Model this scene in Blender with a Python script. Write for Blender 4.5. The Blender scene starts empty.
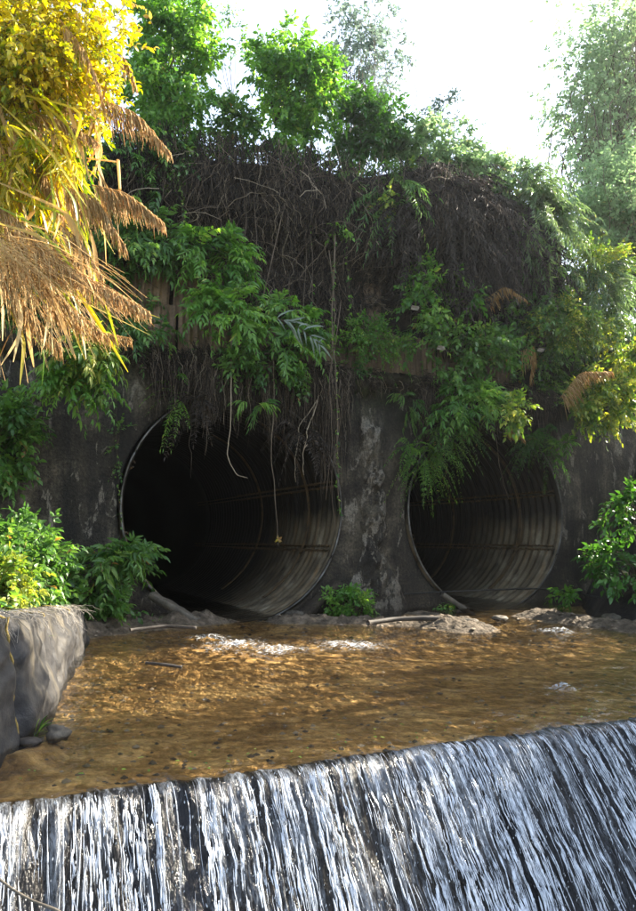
import bpy, math
import numpy as np
from mathutils import Vector
rng = np.random.default_rng(7)
C = bpy.context.scene.collection
def R(a): return math.radians(a)
# ------------------------------------------------------------------ camera geometry / site frame
F = 701.0; CX, CY = 318.0, 455.5; H = 1.5; HOR = 538.0
PITCH = math.atan((HOR - CY) / F)
def ray(x, y):
    a = (x - CX) / F; b = (CY - y) / F
    return np.array([a, math.cos(PITCH) - b * math.sin(PITCH), math.sin(PITCH) + b * math.cos(PITCH)])
EYE = np.array([0, 0, H])
def ong(x, y, z=0.0):
    r = ray(x, y); return EYE + r * ((z - H) / r[2])
def atd(x, y, d):
    r = ray(x, y); return EYE + r * (d / r[1])
O = np.array([-1.644, 13.671, 0.0]); TH = R(26)
U = np.array([math.cos(TH), math.sin(TH), 0]); NN = np.array([-math.sin(TH), math.cos(TH), 0]); ZZ = np.array([0, 0, 1.0])
def W(u, n, z): return O + U * u + NN * n + ZZ * z
def Wa(u, n, z):
    u, n, z = np.broadcast_arrays(np.asarray(u, float), n, z)
    return O + u[..., None] * U + n[..., None] * NN + z[..., None] * ZZ
def onw(x, y, n=0.0):
    r = ray(x, y); t = (np.dot(O - EYE, NN) + n) / np.dot(r, NN); return EYE + r * t
def uz(P): d = np.asarray(P) - O; return float(d @ U), float(P[2])

# ------------------------------------------------------------------ noise
def _h(ix, iy, iz, s):
    n = (ix.astype(np.int64) * 374761393 + iy.astype(np.int64) * 668265263 + iz.astype(np.int64) * 2147483647 + s * 1274126177) & 0xffffffff
    n = ((n ^ (n >> 13)) * 1274126177) & 0xffffffff
    return ((n ^ (n >> 16)) & 0xffff) / 65535.0
def vnoise(x, y, z=0, s=0):
    x, y, z = np.broadcast_arrays(np.asarray(x, float), y, z)
    x0, y0, z0 = np.floor(x), np.floor(y), np.floor(z)
    fx, fy, fz = x - x0, y - y0, z - z0
    fx, fy, fz = [f * f * (3 - 2 * f) for f in (fx, fy, fz)]
    r = 0
    for i in (0, 1):
        for j in (0, 1):
            for k in (0, 1):
                w = (fx if i else 1 - fx) * (fy if j else 1 - fy) * (fz if k else 1 - fz)
                r = r + w * _h(x0 + i, y0 + j, z0 + k, s)
    return r * 2 - 1
def fbm(x, y, z=0, s=0, o=4):
    r = 0; a = 1.0; f = 1.0
    for i in range(o):
        r = r + a * vnoise(np.asarray(x) * f, np.asarray(y) * f, np.asarray(z) * f, s + i); a *= .5; f *= 2.03
    return r / 1.9

# ------------------------------------------------------------------ objects
def tag(o, label=None, cat=None, group=None, kind=None):
    if label: o['label'] = label
    if cat: o['category'] = cat
    if group: o['group'] = group
    if kind: o['kind'] = kind
    return o
def empty(name, loc, label, cat, group=None):
    o = bpy.data.objects.new(name, None); C.objects.link(o); o.location = Vector(loc); o.empty_display_size = .2
    return tag(o, label, cat, group)
class MB:
    """collects pieces; build() makes ONE mesh object"""
    def __init__(s): s.v = []; s.f = {}; s.n = 0; s.r = {}
    def add(s, V, Fc, rnd=None):
        V = np.asarray(V, float).reshape(-1, 3); Fc = np.asarray(Fc, np.int64)
        if len(Fc) == 0: return
        k = Fc.shape[1]
        s.v.append(V); s.f.setdefault(k, []).append(Fc + s.n)
        if rnd is None: rnd = np.zeros(len(Fc)) + .5
        s.r.setdefault(k, []).append(np.broadcast_to(rnd, (len(Fc),)).astype(float))
        s.n += len(V)
    def grid(s, P, closed=False, rnd=None):
        P = np.asarray(P, float); a, b = P.shape[:2]
        idx = np.arange(a * b).reshape(a, b)
        if closed: idx = np.concatenate([idx, idx[:, :1]], 1)
        q = np.stack([idx[:-1, :-1], idx[:-1, 1:], idx[1:, 1:], idx[1:, :-1]], -1).reshape(-1, 4)
        s.add(P.reshape(-1, 3), q, rnd)
    def tubes(s, P, Rr, sides=3, rnd=None):
        """P (K,S,3), Rr (K,S)"""
        P = np.asarray(P, float)
        if P.ndim == 2: P = P[None]
        K, S = P.shape[:2]; Rr = np.broadcast_to(np.asarray(Rr, float), (K, S))
        T = np.gradient(P, axis=1); T /= np.linalg.norm(T, axis=-1, keepdims=True) + 1e-9
        ref = np.where(np.abs(T[..., 2:3]) > .9, np.array([1., 0, 0]), np.array([0, 0, 1.]))
        A = np.cross(T, ref); A /= np.linalg.norm(A, axis=-1, keepdims=True) + 1e-9
        B = np.cross(T, A)
        ang = np.arange(sides) * 2 * np.pi / sides
        V = P[:, :, None] + Rr[:, :, None, None] * (A[:, :, None] * np.cos(ang)[None, None, :, None] + B[:, :, None] * np.sin(ang)[None, None, :, None])
        base = (np.arange(K) * S * sides)[:, None, None]
        i = (np.arange(S - 1) * sides)[None, :, None]; j = np.arange(sides)[None, None, :]; j2 = (j + 1) % sides
        q = np.stack([base + i + j, base + i + j2, base + i + sides + j2, base + i + sides + j], -1).reshape(-1, 4)
        if rnd is not None: rnd = np.repeat(np.broadcast_to(rnd, (K,)), (S - 1) * sides)
        s.add(V.reshape(-1, 3), q, rnd)
        if sides > 3 and K == 1:
            n0 = s.n - S * sides
            for c0 in (0, (S - 1) * sides):
                s.v.append(P[0, 0 if c0 == 0 else -1][None]); ci = s.n; s.n += 1
                s.f.setdefault(3, []).append(np.array([[ci, n0 + c0 + k, n0 + c0 + (k + 1) % sides] for k in range(sides)])); s.r.setdefault(3, []).append(np.zeros(sides) + .5)
    def leaves(s, P, D, Up, L, Wd, rnd, tpl='ovate', curl=.15):
        """vectorised leaves: P base, D direction, Up approx normal"""
        K = len(P)
        D = D / (np.linalg.norm(D, axis=1, keepdims=True) + 1e-9)
        S = np.cross(D, Up); S /= np.linalg.norm(S, axis=1, keepdims=True) + 1e-9
        Nn = np.cross(S, D)
        if tpl == 'tiny':
            T = np.array([[0, 0, 0], [.45, .5, .1], [1, 0, -.12], [.45, -.5, .1]]); Fc = np.array([[0, 2, 1], [0, 3, 2]])
        else:
            ts, ws = ((.3, .68), (1, .72)) if tpl == 'ovate' else ((.22, .6), (.9, .8))
            T = np.array([[0, 0, 0], [ts[0], .5 * ws[0], .10], [ts[0], 0, .04], [ts[0], -.5 * ws[0], .10],
                          [ts[1], .5 * ws[1], .02], [ts[1], 0, -.05], [ts[1], -.5 * ws[1], .02], [1, 0, -curl * 1.4]])
            Fc = np.array([[0, 2, 1], [0, 3, 2], [1, 2, 5], [1, 5, 4], [2, 3, 6], [2, 6, 5], [4, 5, 7], [5, 6, 7]])
        V = (P[:, None] + D[:, None] * (T[None, :, 0] * L[:, None])[..., None] + S[:, None] * (T[None, :, 1] * Wd[:, None])[..., None]
             + Nn[:, None] * (T[None, :, 2] * L[:, None])[..., None])
        m = len(T); q = (Fc[None] + (np.arange(K) * m)[:, None, None]).reshape(-1, 3)
        s.add(V.reshape(-1, 3), q, np.repeat(rnd, len(Fc)))
    def build(s, name, mat, parent=None, base=None, smooth=False, uv=None):
        V = np.concatenate(s.v)
        off = np.zeros(3)
        if parent is not None: off = np.array(parent.location) if base is None else np.asarray(base)
        elif base is not None: off = np.asarray(base, float)
        V = V - off
        me = bpy.data.meshes.new(name)
        ks = sorted(s.f); FL = [np.concatenate(s.f[k]) for k in ks]
        nf = sum(len(f) for f in FL); loops = np.concatenate([f.ravel() for f in FL]); tot = np.concatenate([np.full(len(f), f.shape[1]) for f in FL])
        me.vertices.add(len(V)); me.vertices.foreach_set('co', V.astype(np.float32).ravel())
        me.loops.add(len(loops)); me.loops.foreach_set('vertex_index', loops.astype(np.int32))
        me.polygons.add(nf); st = np.concatenate([[0], np.cumsum(tot)[:-1]])
        me.polygons.foreach_set('loop_start', st.astype(np.int32)); me.polygons.foreach_set('loop_total', tot.astype(np.int32))
        if smooth: me.polygons.foreach_set('use_smooth', np.ones(nf, bool))
        at = me.attributes.new('rnd', 'FLOAT', 'FACE'); at.data.foreach_set('value', np.concatenate([np.concatenate(s.r[k]) for k in ks]).astype(np.float32))
        if uv is not None:
            ul = me.uv_layers.new(name='UVMap'); ul.data.foreach_set('uv', np.asarray(uv)[loops].astype(np.float32).ravel())
        me.update(); me.validate()
        if mat: me.materials.append(mat)
        o = bpy.data.objects.new(name, me); C.objects.link(o)
        if parent is not None:
            o.parent = parent
            if base is not None: o.location = Vector(np.asarray(base) - np.array(parent.location))
        elif base is not None: o.location = Vector(base)
        return o

# ------------------------------------------------------------------ materials
def newmat(name):
    m = bpy.data.materials.new(name); m.use_nodes = True; nt = m.node_tree; nt.nodes.clear()
    return m, nt, nt.nodes, nt.links
def nd(nt, t, **k):
    n = nt.nodes.new(t)
    for a, v in k.items():
        if a in n.inputs.keys() if hasattr(n.inputs, 'keys') else False: n.inputs[a].default_value = v
        else: setattr(n, a, v)
    return n
def setin(n, **k):
    for a, v in k.items(): n.inputs[a.replace('_', ' ')].default_value = v
    return n
def ramp(nt, stops, interp='LINEAR'):
    r = nt.nodes.new('ShaderNodeValToRGB'); r.color_ramp.interpolation = interp; e = r.color_ramp.elements
    while len(e) > len(stops): e.remove(e[-1])
    while len(e) < len(stops): e.new(.5)
    for i, (p, c) in enumerate(stops):
        e[i].position = p; e[i].color = (c[0], c[1], c[2], 1) if hasattr(c, '__len__') else (c, c, c, 1)
    return r
def noise(nt, vec, scale, detail=5, rough=.6, dist=0, sc=None):
    if sc:
        mp = nt.nodes.new('ShaderNodeMapping'); mp.inputs['Scale'].default_value = sc; nt.links.new(vec, mp.inputs['Vector']); vec = mp.outputs[0]
    n = nt.nodes.new('ShaderNodeTexNoise'); n.inputs['Scale'].default_value = scale; n.inputs['Detail'].default_value = detail
    n.inputs['Roughness'].default_value = rough; n.inputs['Distortion'].default_value = dist; nt.links.new(vec, n.inputs['Vector']); return n.outputs['Fac']
def mix(nt, fac, a, b, mode='MIX'):
    m = nt.nodes.new('ShaderNodeMix'); m.data_type = 'RGBA'; m.blend_type = mode
    for s, v in ((0, fac), (6, a), (7, b)):
        if isinstance(v, (int, float)): m.inputs[s].default_value = v
        elif isinstance(v, tuple): m.inputs[s].default_value = (*v, 1)
        else: nt.links.new(v, m.inputs[s])
    return m.outputs[2]
def math_(nt, op, a, b=0.0, clamp=False):
    m = nt.nodes.new('ShaderNodeMath'); m.operation = op; m.use_clamp = clamp
    for i, v in enumerate((a, b)):
        if isinstance(v, (int, float)): m.inputs[i].default_value = v
        else: nt.links.new(v, m.inputs[i])
    return m.outputs[0]
def bump(nt, h, strength, dist):
    b = nt.nodes.new('ShaderNodeBump'); b.inputs['Strength'].default_value = strength; b.inputs['Distance'].default_value = dist
    nt.links.new(h, b.inputs['Height']); return b.outputs[0]
def coords(nt, kind='Object'):
    return nt.nodes.new('ShaderNodeTexCoord').outputs[kind]
def pbsdf(nt, col, rough=.7, normal=None, spec=.5, metal=0):
    p = nt.nodes.new('ShaderNodeBsdfPrincipled')
    for k, v in (('Base Color', col), ('Roughness', rough), ('Specular IOR Level', spec), ('Metallic', metal)):
        if isinstance(v, tuple): p.inputs[k].default_value = (*v, 1)
        elif isinstance(v, (int, float)): p.inputs[k].default_value = v
        else: nt.links.new(v, p.inputs[k])
    if normal is not None: nt.links.new(normal, p.inputs['Normal'])
    return p
def out(nt, sh):
    o = nt.nodes.new('ShaderNodeOutputMaterial'); nt.links.new(sh, o.inputs['Surface']); return o

def leafmat(name, stops, trans=.45, rough=.45, tcol=1.5):
    m, nt, N_, L_ = newmat(name)
    a = nt.nodes.new('ShaderNodeAttribute'); a.attribute_name = 'rnd'
    r = ramp(nt, stops); L_.new(a.outputs['Fac'], r.inputs[0])
    n = noise(nt, coords(nt), 30, 2)
    col = mix(nt, .25, r.outputs[0], ramp_out(nt, n, [(.3, .4), (.7, 1)]), 'MULTIPLY')
    p = pbsdf(nt, col, rough - .06, spec=.5 if rough < .55 else .12)
    t = nt.nodes.new('ShaderNodeBsdfTranslucent')
    hs = nt.nodes.new('ShaderNodeHueSaturation'); hs.inputs['Saturation'].default_value = 1.15; hs.inputs['Value'].default_value = tcol; hs.inputs['Hue'].default_value = .485
    L_.new(col, hs.inputs['Color']); L_.new(hs.outputs[0], t.inputs['Color'])
    mx = nt.nodes.new('ShaderNodeMixShader'); mx.inputs[0].default_value = trans
    L_.new(p.outputs[0], mx.inputs[1]); L_.new(t.outputs[0], mx.inputs[2]); out(nt, mx.outputs[0]); return m
def ramp_out(nt, fac, stops, interp='LINEAR'):
    r = ramp(nt, stops, interp); nt.links.new(fac, r.inputs[0]); return r.outputs[0]
def rndmat(name, stops, rough=.85, nscale=20):
    m, nt, N_, L_ = newmat(name)
    a = nt.nodes.new('ShaderNodeAttribute'); a.attribute_name = 'rnd'
    r = ramp(nt, stops); L_.new(a.outputs['Fac'], r.inputs[0])
    n = noise(nt, coords(nt), nscale, 4)
    col = mix(nt, .5, r.outputs[0], ramp_out(nt, n, [(.3, .35), (.7, 1)]), 'MULTIPLY')
    out(nt, pbsdf(nt, col, rough, spec=.2).outputs[0]); return m

G = {}
G['green'] = leafmat('leaf_green', [(0, (.03, .085, .022)), (.4, (.075, .18, .04)), (.8, (.17, .32, .07)), (.95, (.32, .42, .10)), (1, (.3, .2, .06))])
G['lush'] = leafmat('leaf_lush', [(0, (.03, .10, .02)), (.4, (.09, .235, .04)), (.85, (.23, .42, .08)), (1, (.45, .52, .13))], .5)
G['dark'] = leafmat('leaf_dark', [(0, (.025, .08, .018)), (.6, (.06, .17, .03)), (.95, (.12, .26, .05)), (1, (.18, .16, .06))], .35, .35)
G['yellow'] = leafmat('leaf_yellowed', [(0, (.07, .16, .015)), (.3, (.28, .36, .03)), (.55, (.58, .50, .05)), (.76, (.64, .56, .10)), (.86, (.50, .34, .12)), (1, (.30, .16, .06))], .5)
G['olive'] = leafmat('leaf_olive', [(0, (.05, .13, .025)), (.45, (.15, .27, .05)), (.75, (.42, .46, .08)), (1, (.62, .56, .14))], .45)
G['pale'] = leafmat('leaf_pale', [(0, (.07, .13, .05)), (.5, (.11, .19, .07)), (.9, (.18, .26, .10)), (1, (.3, .3, .1))], .4, .3)
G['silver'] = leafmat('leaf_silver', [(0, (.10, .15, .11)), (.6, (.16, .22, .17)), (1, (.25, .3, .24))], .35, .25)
G['straw'] = leafmat('straw', [(0, (.34, .21, .08)), (.5, (.60, .42, .18)), (1, (.85, .72, .42))], .5, .6, 1.3)
G['dead'] = leafmat('dead_frond', [(0, (.02, .016, .013)), (.5, (.045, .037, .031)), (.9, (.12, .10, .085)), (1, (.26, .20, .14))], .15, .7, 1)
G['airy'] = leafmat('leaf_hazed', [(0, (.10, .18, .08)), (.5, (.22, .34, .16)), (.9, (.34, .46, .24)), (1, (.5, .5, .2))], .6, .3)  # leaf colour paled to carry the hazy glow of the upper right
G['stem'] = rndmat('stem_bark', [(0, (.05, .035, .022)), (.6, (.11, .08, .05)), (1, (.24, .19, .13))])
G['vine'] = rndmat('dry_vine', [(0, (.012, .010, .008)), (.55, (.045, .035, .027)), (.88, (.16, .12, .085)), (1, (.38, .31, .22))])

G['peb'] = rndmat('pebble', [(0, (.05, .04, .03)), (.5, (.16, .12, .08)), (1, (.36, .3, .22))], .6)
def m_concrete(name='stained_concrete', thr=.575):
    m, nt, N_, L_ = newmat(name); co = coords(nt)
    a = noise(nt, co, 1.1, 9, .65, .4); s = noise(nt, co, 1.6, 8, .7, .2, (1.6, 1.6, .16)); fgr = noise(nt, co, 22, 5, .7)
    col = ramp_out(nt, a, [(.35, (.018, .014, .010)), (.5, (.062, .050, .034)), (.64, (.17, .14, .098))])
    col = mix(nt, ramp_out(nt, s, [(.4, 0.0), (.62, .9)]), col, (.016, .014, .011))
    pale = noise(nt, co, 2.3, 10, .72, .6, (1.5, 1.5, .55))
    col = mix(nt, ramp_out(nt, pale, [(thr, 0.0), (thr + .03, .7)]), col, (.27, .235, .185))
    sep = nt.nodes.new('ShaderNodeSeparateXYZ'); L_.new(co, sep.inputs[0])
    zt = math_(nt, 'MULTIPLY_ADD', sep.outputs[2], .55); nt.nodes[-1].inputs[2].default_value = -2.1
    moss = math_(nt, 'MULTIPLY', math_(nt, 'ADD', zt, 0, True), ramp_out(nt, noise(nt, co, 1.9, 7, .7), [(.42, 0.0), (.6, .9)]))
    col = mix(nt, moss, col, (.045, .062, .018))
    lo = ramp_out(nt, math_(nt, 'ADD', sep.outputs[2], math_(nt, 'MULTIPLY', a, .9)), [(.35, 1.0), (1.0, 0.0)])
    col = mix(nt, math_(nt, 'MULTIPLY', lo, .6), col, (.05, .035, .02))
    col = mix(nt, .85, col, ramp_out(nt, fgr, [(.36, .3), (.62, 1.15)]), 'MULTIPLY')
    hh = math_(nt, 'ADD', math_(nt, 'MULTIPLY', fgr, .8), math_(nt, 'ADD', a, pale))
    out(nt, pbsdf(nt, col, .82, bump(nt, hh, .8, .05), .35).outputs[0]); return m
def m_noise(name, stops, scale, rough=.9, bstr=.7, bdist=.05, sc=None, fine=30, spec=.3, metal=0):
    m, nt, N_, L_ = newmat(name); co = coords(nt)
    a = noise(nt, co, scale, 9, .68, .3, sc); b = noise(nt, co, fine, 5, .7)
    col = mix(nt, .6, ramp_out(nt, a, stops), ramp_out(nt, b, [(.3, .3), (.65, 1)]), 'MULTIPLY')
    hh = math_(nt, 'ADD', a, math_(nt, 'MULTIPLY', b, .35))
    out(nt, pbsdf(nt, col, rough, bump(nt, hh, bstr, bdist), spec, metal).outputs[0]); return m
M_con = m_concrete(); M_pier = m_concrete('spalled_concrete', .515)
M_soil = m_noise('dark_soil', [(.3, (.010, .008, .007)), (.5, (.028, .022, .018)), (.7, (.075, .055, .04))], 1.7, fine=14, bdist=.12)
M_mud = m_noise('wet_mud', [(.3, (.04, .03, .02)), (.5, (.09, .07, .045)), (.7, (.16, .125, .08))], 2.6, .45, fine=26, bdist=.03, spec=.5)
M_lip = m_noise('mossy_earth', [(.3, (.018, .013, .009)), (.5, (.045, .036, .02)), (.62, (.05, .06, .018)), (.75, (.12, .08, .05))], 3.1, fine=22, bdist=.1)
M_turf = m_noise('turf_soil', [(.3, (.02, .03, .01)), (.5, (.05, .07, .02)), (.7, (.09, .07, .04))], 2.1, fine=18, bdist=.1)
M_rock = m_noise('river_stone', [(.3, (.05, .042, .032)), (.7, (.17, .145, .11))], 6, .7, fine=40, bdist=.01)
M_wood = m_noise('weathered_wood', [(.3, (.02, .017, .015)), (.7, (.085, .07, .055))], 3, .7, sc=(1, 1, 6), fine=40, bdist=.01)
M_hose = m_noise('black_hose', [(.3, (.012, .012, .012)), (.7, (.03, .03, .028))], 5, .5)
M_sheet = m_noise('rusted_sheet', [(.28, (.07, .05, .04)), (.45, (.20, .135, .09)), (.62, (.32, .22, .14)), (.75, (.42, .36, .29))], 1.3, .75, .3, .02, (2.5, 2.5, .35), 16)
M_weir = m_noise('wet_weir_concrete', [(.3, (.008, .008, .009)), (.55, (.03, .027, .022)), (.75, (.09, .065, .03))], 3, .18, .9, .05, fine=20, spec=.6)

def m_pipe():
    m, nt, N_, L_ = newmat('galvanised_culvert'); co = coords(nt)       # object axes: x across, y along the barrel, z up
    a = noise(nt, co, 1.2, 8, .65, .5); st = noise(nt, co, 2.2, 7, .7, .3, (.5, 5, .5)); fgr = noise(nt, co, 30, 4, .7)
    col = ramp_out(nt, a, [(.3, (.05, .04, .026)), (.5, (.16, .128, .082)), (.7, (.36, .31, .22))])
    col = mix(nt, ramp_out(nt, st, [(.5, 0.0), (.68, .85)]), col, (.20, .115, .045))
    col = mix(nt, ramp_out(nt, noise(nt, co, 1.7, 6, .7, 0, (1, 3, 1)), [(.5, 0.0), (.65, .8)]), col, (.02, .018, .015))
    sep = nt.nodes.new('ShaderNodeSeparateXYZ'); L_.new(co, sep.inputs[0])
    wl = math_(nt, 'ADD', math_(nt, 'MULTIPLY', sep.outputs[2], .5), math_(nt, 'MULTIPLY', a, .6)); worn_shade = ramp_out(nt, wl, [(.12, 1.0), (.32, .07)])  # worn steel low down; the black above also paints the interior shade
    depth_shade = ramp_out(nt, math_(nt, 'ADD', math_(nt, 'MULTIPLY', sep.outputs[1], .12), math_(nt, 'MULTIPLY', a, .3)), [(.28, 1.0), (.62, .05)])  # painted falloff: colour goes black along the barrel in place of fading light
    col = mix(nt, math_(nt, 'MULTIPLY', worn_shade, depth_shade), (.010, .009, .008), col)
    col = mix(nt, .5, col, ramp_out(nt, fgr, [(.3, .4), (.65, 1)]), 'MULTIPLY')
    out(nt, pbsdf(nt, col, .5, bump(nt, fgr, .3, .01), .25, .1).outputs[0]); return m
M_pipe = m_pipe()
M_rim = m_noise('rim_steel', [(.35, (.04, .033, .025)), (.55, (.13, .12, .105)), (.7, (.32, .31, .29))], 2, .45, .3, .01, spec=.5, metal=.4)
M_rust = m_noise('rust_band', [(.35, (.03, .022, .015)), (.6, (.14, .085, .035)), (.75, (.34, .19, .07))], 6, .7, .3, .01)

def m_bed():
    m, nt, N_, L_ = newmat('gravel_bed'); co = coords(nt)
    v = nt.nodes.new('ShaderNodeTexVoronoi'); v.inputs['Scale'].default_value = 16; v.inputs['Randomness'].default_value = 1
    mp = nt.nodes.new('ShaderNodeMapping'); mp.inputs['Scale'].default_value = (1, 1, 1); L_.new(co, mp.inputs[0]); L_.new(mp.outputs[0], v.inputs['Vector'])
    sp = nt.nodes.new('ShaderNodeSeparateColor'); L_.new(v.outputs['Color'], sp.inputs[0])
    a = noise(nt, co, 1.3, 9, .72, .8, (.8, 1.3, 1)); b = noise(nt, co, 11, 6, .75)
    col = ramp_out(nt, a, [(.32, (.17, .095, .035)), (.5, (.42, .25, .085)), (.66, (.74, .50, .20))])
    col = mix(nt, .5, col, ramp_out(nt, sp.outputs[0], [(0, .35), (.5, .8), (1, 1.25)]), 'MULTIPLY')
    col = mix(nt, .6, col, ramp_out(nt, b, [(.34, .3), (.6, 1.1)]), 'MULTIPLY')
    sep = nt.nodes.new('ShaderNodeSeparateXYZ'); L_.new(co, sep.inputs[0]); mud = ramp_out(nt, noise(nt, co, 5, 8, .75), [(.35, (.035, .028, .02)), (.5, (.09, .07, .048)), (.68, (.19, .15, .11))])
    col = mix(nt, ramp_out(nt, math_(nt, 'ADD', sep.outputs[2], .5), [(.47, 0.0), (.51, 1.0)]), col, mud)
    hh = math_(nt, 'ADD', math_(nt, 'MULTIPLY', v.outputs['Distance'], -.6), b)
    out(nt, pbsdf(nt, col, .8, bump(nt, hh, .9, .05), .2).outputs[0]); return m
M_bed = m_bed()

FOAM = [ong(235, 645), ong(205, 638), ong(275, 650), ong(345, 645), ong(560, 688), ong(560, 632)]
def m_water():
    m, nt, N_, L_ = newmat('stream_water'); co = coords(nt)
    mp = nt.nodes.new('ShaderNodeMapping'); mp.inputs['Rotation'].default_value = (0, 0, R(-23)); L_.new(co, mp.inputs[0]); c2 = mp.outputs[0]
    n1 = noise(nt, c2, 3.2, 5, .62, .5, (1, .6, 1)); n2 = noise(nt, c2, 14, 4, .6, .8, (1.2, .5, 1))
    hh = math_(nt, 'ADD', n1, math_(nt, 'MULTIPLY', n2, .35))
    nrm = bump(nt, hh, 1.0, .05); nrm2 = bump(nt, hh, 1.0, .02)
    gl = nt.nodes.new('ShaderNodeBsdfGlossy'); gl.inputs['Roughness'].default_value = .07; L_.new(nrm, gl.inputs['Normal'])
    gl.inputs['Color'].default_value = (.95, .97, 1, 1)
    tr = nt.nodes.new('ShaderNodeBsdfTransparent'); tr.inputs['Color'].default_value = (.985, .965, .91, 1)
    fr = nt.nodes.new('ShaderNodeFresnel'); fr.inputs['IOR'].default_value = 1.36; L_.new(nrm2, fr.inputs['Normal'])
    mx = nt.nodes.new('ShaderNodeMixShader'); L_.new(fr.outputs[0], mx.inputs[0]); L_.new(tr.outputs[0], mx.inputs[1]); L_.new(gl.outputs[0], mx.inputs[2])
    # foam where the flow breaks; white specks elsewhere are painted sky glints
    fac = None
    for c, r in zip(FOAM, (.95, .6, .8, .85, .3, .8)):
        vm = nt.nodes.new('ShaderNodeVectorMath'); vm.operation = 'DISTANCE'; L_.new(co, vm.inputs[0]); vm.inputs[1].default_value = tuple(c)
        q = math_(nt, 'SUBTRACT', 1.0, math_(nt, 'DIVIDE', vm.outputs['Value'], r), True)
        fac = q if fac is None else math_(nt, 'MAXIMUM', fac, q)
    n3 = noise(nt, c2, 30, 7, .8, .8, (.6, 1.1, 1)); glint = noise(nt, c2, 1.4, 4, .6)
    f = math_(nt, 'ADD', math_(nt, 'MULTIPLY', math_(nt, 'POWER', fac, 1.2), .20), n3)
    f = math_(nt, 'ADD', f, math_(nt, 'MULTIPLY', glint, .20))
    fm = ramp_out(nt, f, [(.742, 0.0), (.84, .7)])
    df = pbsdf(nt, (.75, .78, .8), .5, nrm)
    mx2 = nt.nodes.new('ShaderNodeMixShader'); L_.new(fm, mx2.inputs[0]); L_.new(mx.outputs[0], mx2.inputs[1]); L_.new(df.outputs[0], mx2.inputs[2])
    out(nt, mx2.outputs[0]); return m
M_water = m_water()

def m_fall():
    m, nt, N_, L_ = newmat('falling_water'); uv = coords(nt, 'UV')      # u metres along lip, v metres down
    n1 = noise(nt, uv, 9, 5, .62, .25, (1.0, .16, 1)); n2 = noise(nt, uv, 26, 5, .7, .35, (1, .22, 1)); big = noise(nt, uv, 1.1, 3, .5, 0, (1, .5, 1)); n5 = noise(nt, uv, 34, 4, .7, .6, (1, .5, 1))
    f = math_(nt, 'ADD', math_(nt, 'MULTIPLY', n1, .55), math_(nt, 'MULTIPLY', n2, .45))
    f = math_(nt, 'ADD', f, math_(nt, 'MULTIPLY', big, .22))
    sp = nt.nodes.new('ShaderNodeSeparateXYZ'); L_.new(uv, sp.inputs[0])
    f = math_(nt, 'ADD', f, math_(nt, 'MULTIPLY', sp.outputs[0], .006)); f = math_(nt, 'SUBTRACT', f, math_(nt, 'MULTIPLY', sp.outputs[1], .045))
    fm = math_(nt, 'MULTIPLY', ramp_out(nt, f, [(.61, 0.0), (.78, .8)]), ramp_out(nt, n5, [(.36, .25), (.56, 1.0)]))
    hh = math_(nt, 'ADD', math_(nt, 'MULTIPLY', n1, 1.0), math_(nt, 'MULTIPLY', n2, .6))
    nrm = bump(nt, hh, 1, .05)
    wet = pbsdf(nt, mix(nt, ramp_out(nt, big, [(.4, 0.0), (.7, 1.0)]), (.005, .005, .006), (.016, .012, .007)), .16, nrm, .35)
    df = pbsdf(nt, (.30, .33, .37), .2, nrm, .8)
    mx = nt.nodes.new('ShaderNodeMixShader'); L_.new(fm, mx.inputs[0]); L_.new(wet.outputs[0], mx.inputs[1]); L_.new(df.outputs[0], mx.inputs[2])
    out(nt, mx.outputs[0]); return m
M_fall = m_fall()
def m_strand():
    m, nt, N_, L_ = newmat('water_strand'); co = coords(nt)
    p = pbsdf(nt, (.56, .60, .66), .15, None, .9)
    tr = nt.nodes.new('ShaderNodeBsdfTransparent')
    n = noise(nt, co, 26, 4, .65, .4, (1, 1, .35)); mx = nt.nodes.new('ShaderNodeMixShader')
    L_.new(ramp_out(nt, n, [(.36, 0.15), (.56, .95)]), mx.inputs[0]); L_.new(tr.outputs[0], mx.inputs[1]); L_.new(p.outputs[0], mx.inputs[2]); out(nt, mx.outputs[0]); return m
M_strand = m_strand()
def m_fabric():
    m, nt, N_, L_ = newmat('geotextile'); co = coords(nt)
    a = noise(nt, co, 3, 8, .7, .6); b = noise(nt, co, 60, 3, .6); s = noise(nt, co, 2.5, 7, .7, .3, (1, 1, .3))
    col = ramp_out(nt, a, [(.35, (.010, .010, .012)), (.5, (.020, .019, .019)), (.65, (.055, .05, .043))])
    col = mix(nt, ramp_out(nt, s, [(.54, 0.0), (.66, .6)]), col, (.12, .10, .065))
    out(nt, pbsdf(nt, col, .6, bump(nt, math_(nt, 'ADD', a, math_(nt, 'MULTIPLY', b, .15)), .6, .03), .4).outputs[0]); return m
M_fab = m_fabric()
M_fibre = rndmat('frayed_fibre', [(0, (.15, .13, .10)), (1, (.5, .46, .4))], .7)
M_rope = m_noise('rope', [(.3, (.25, .17, .04)), (.7, (.45, .33, .1))], 20, .8)

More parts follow.
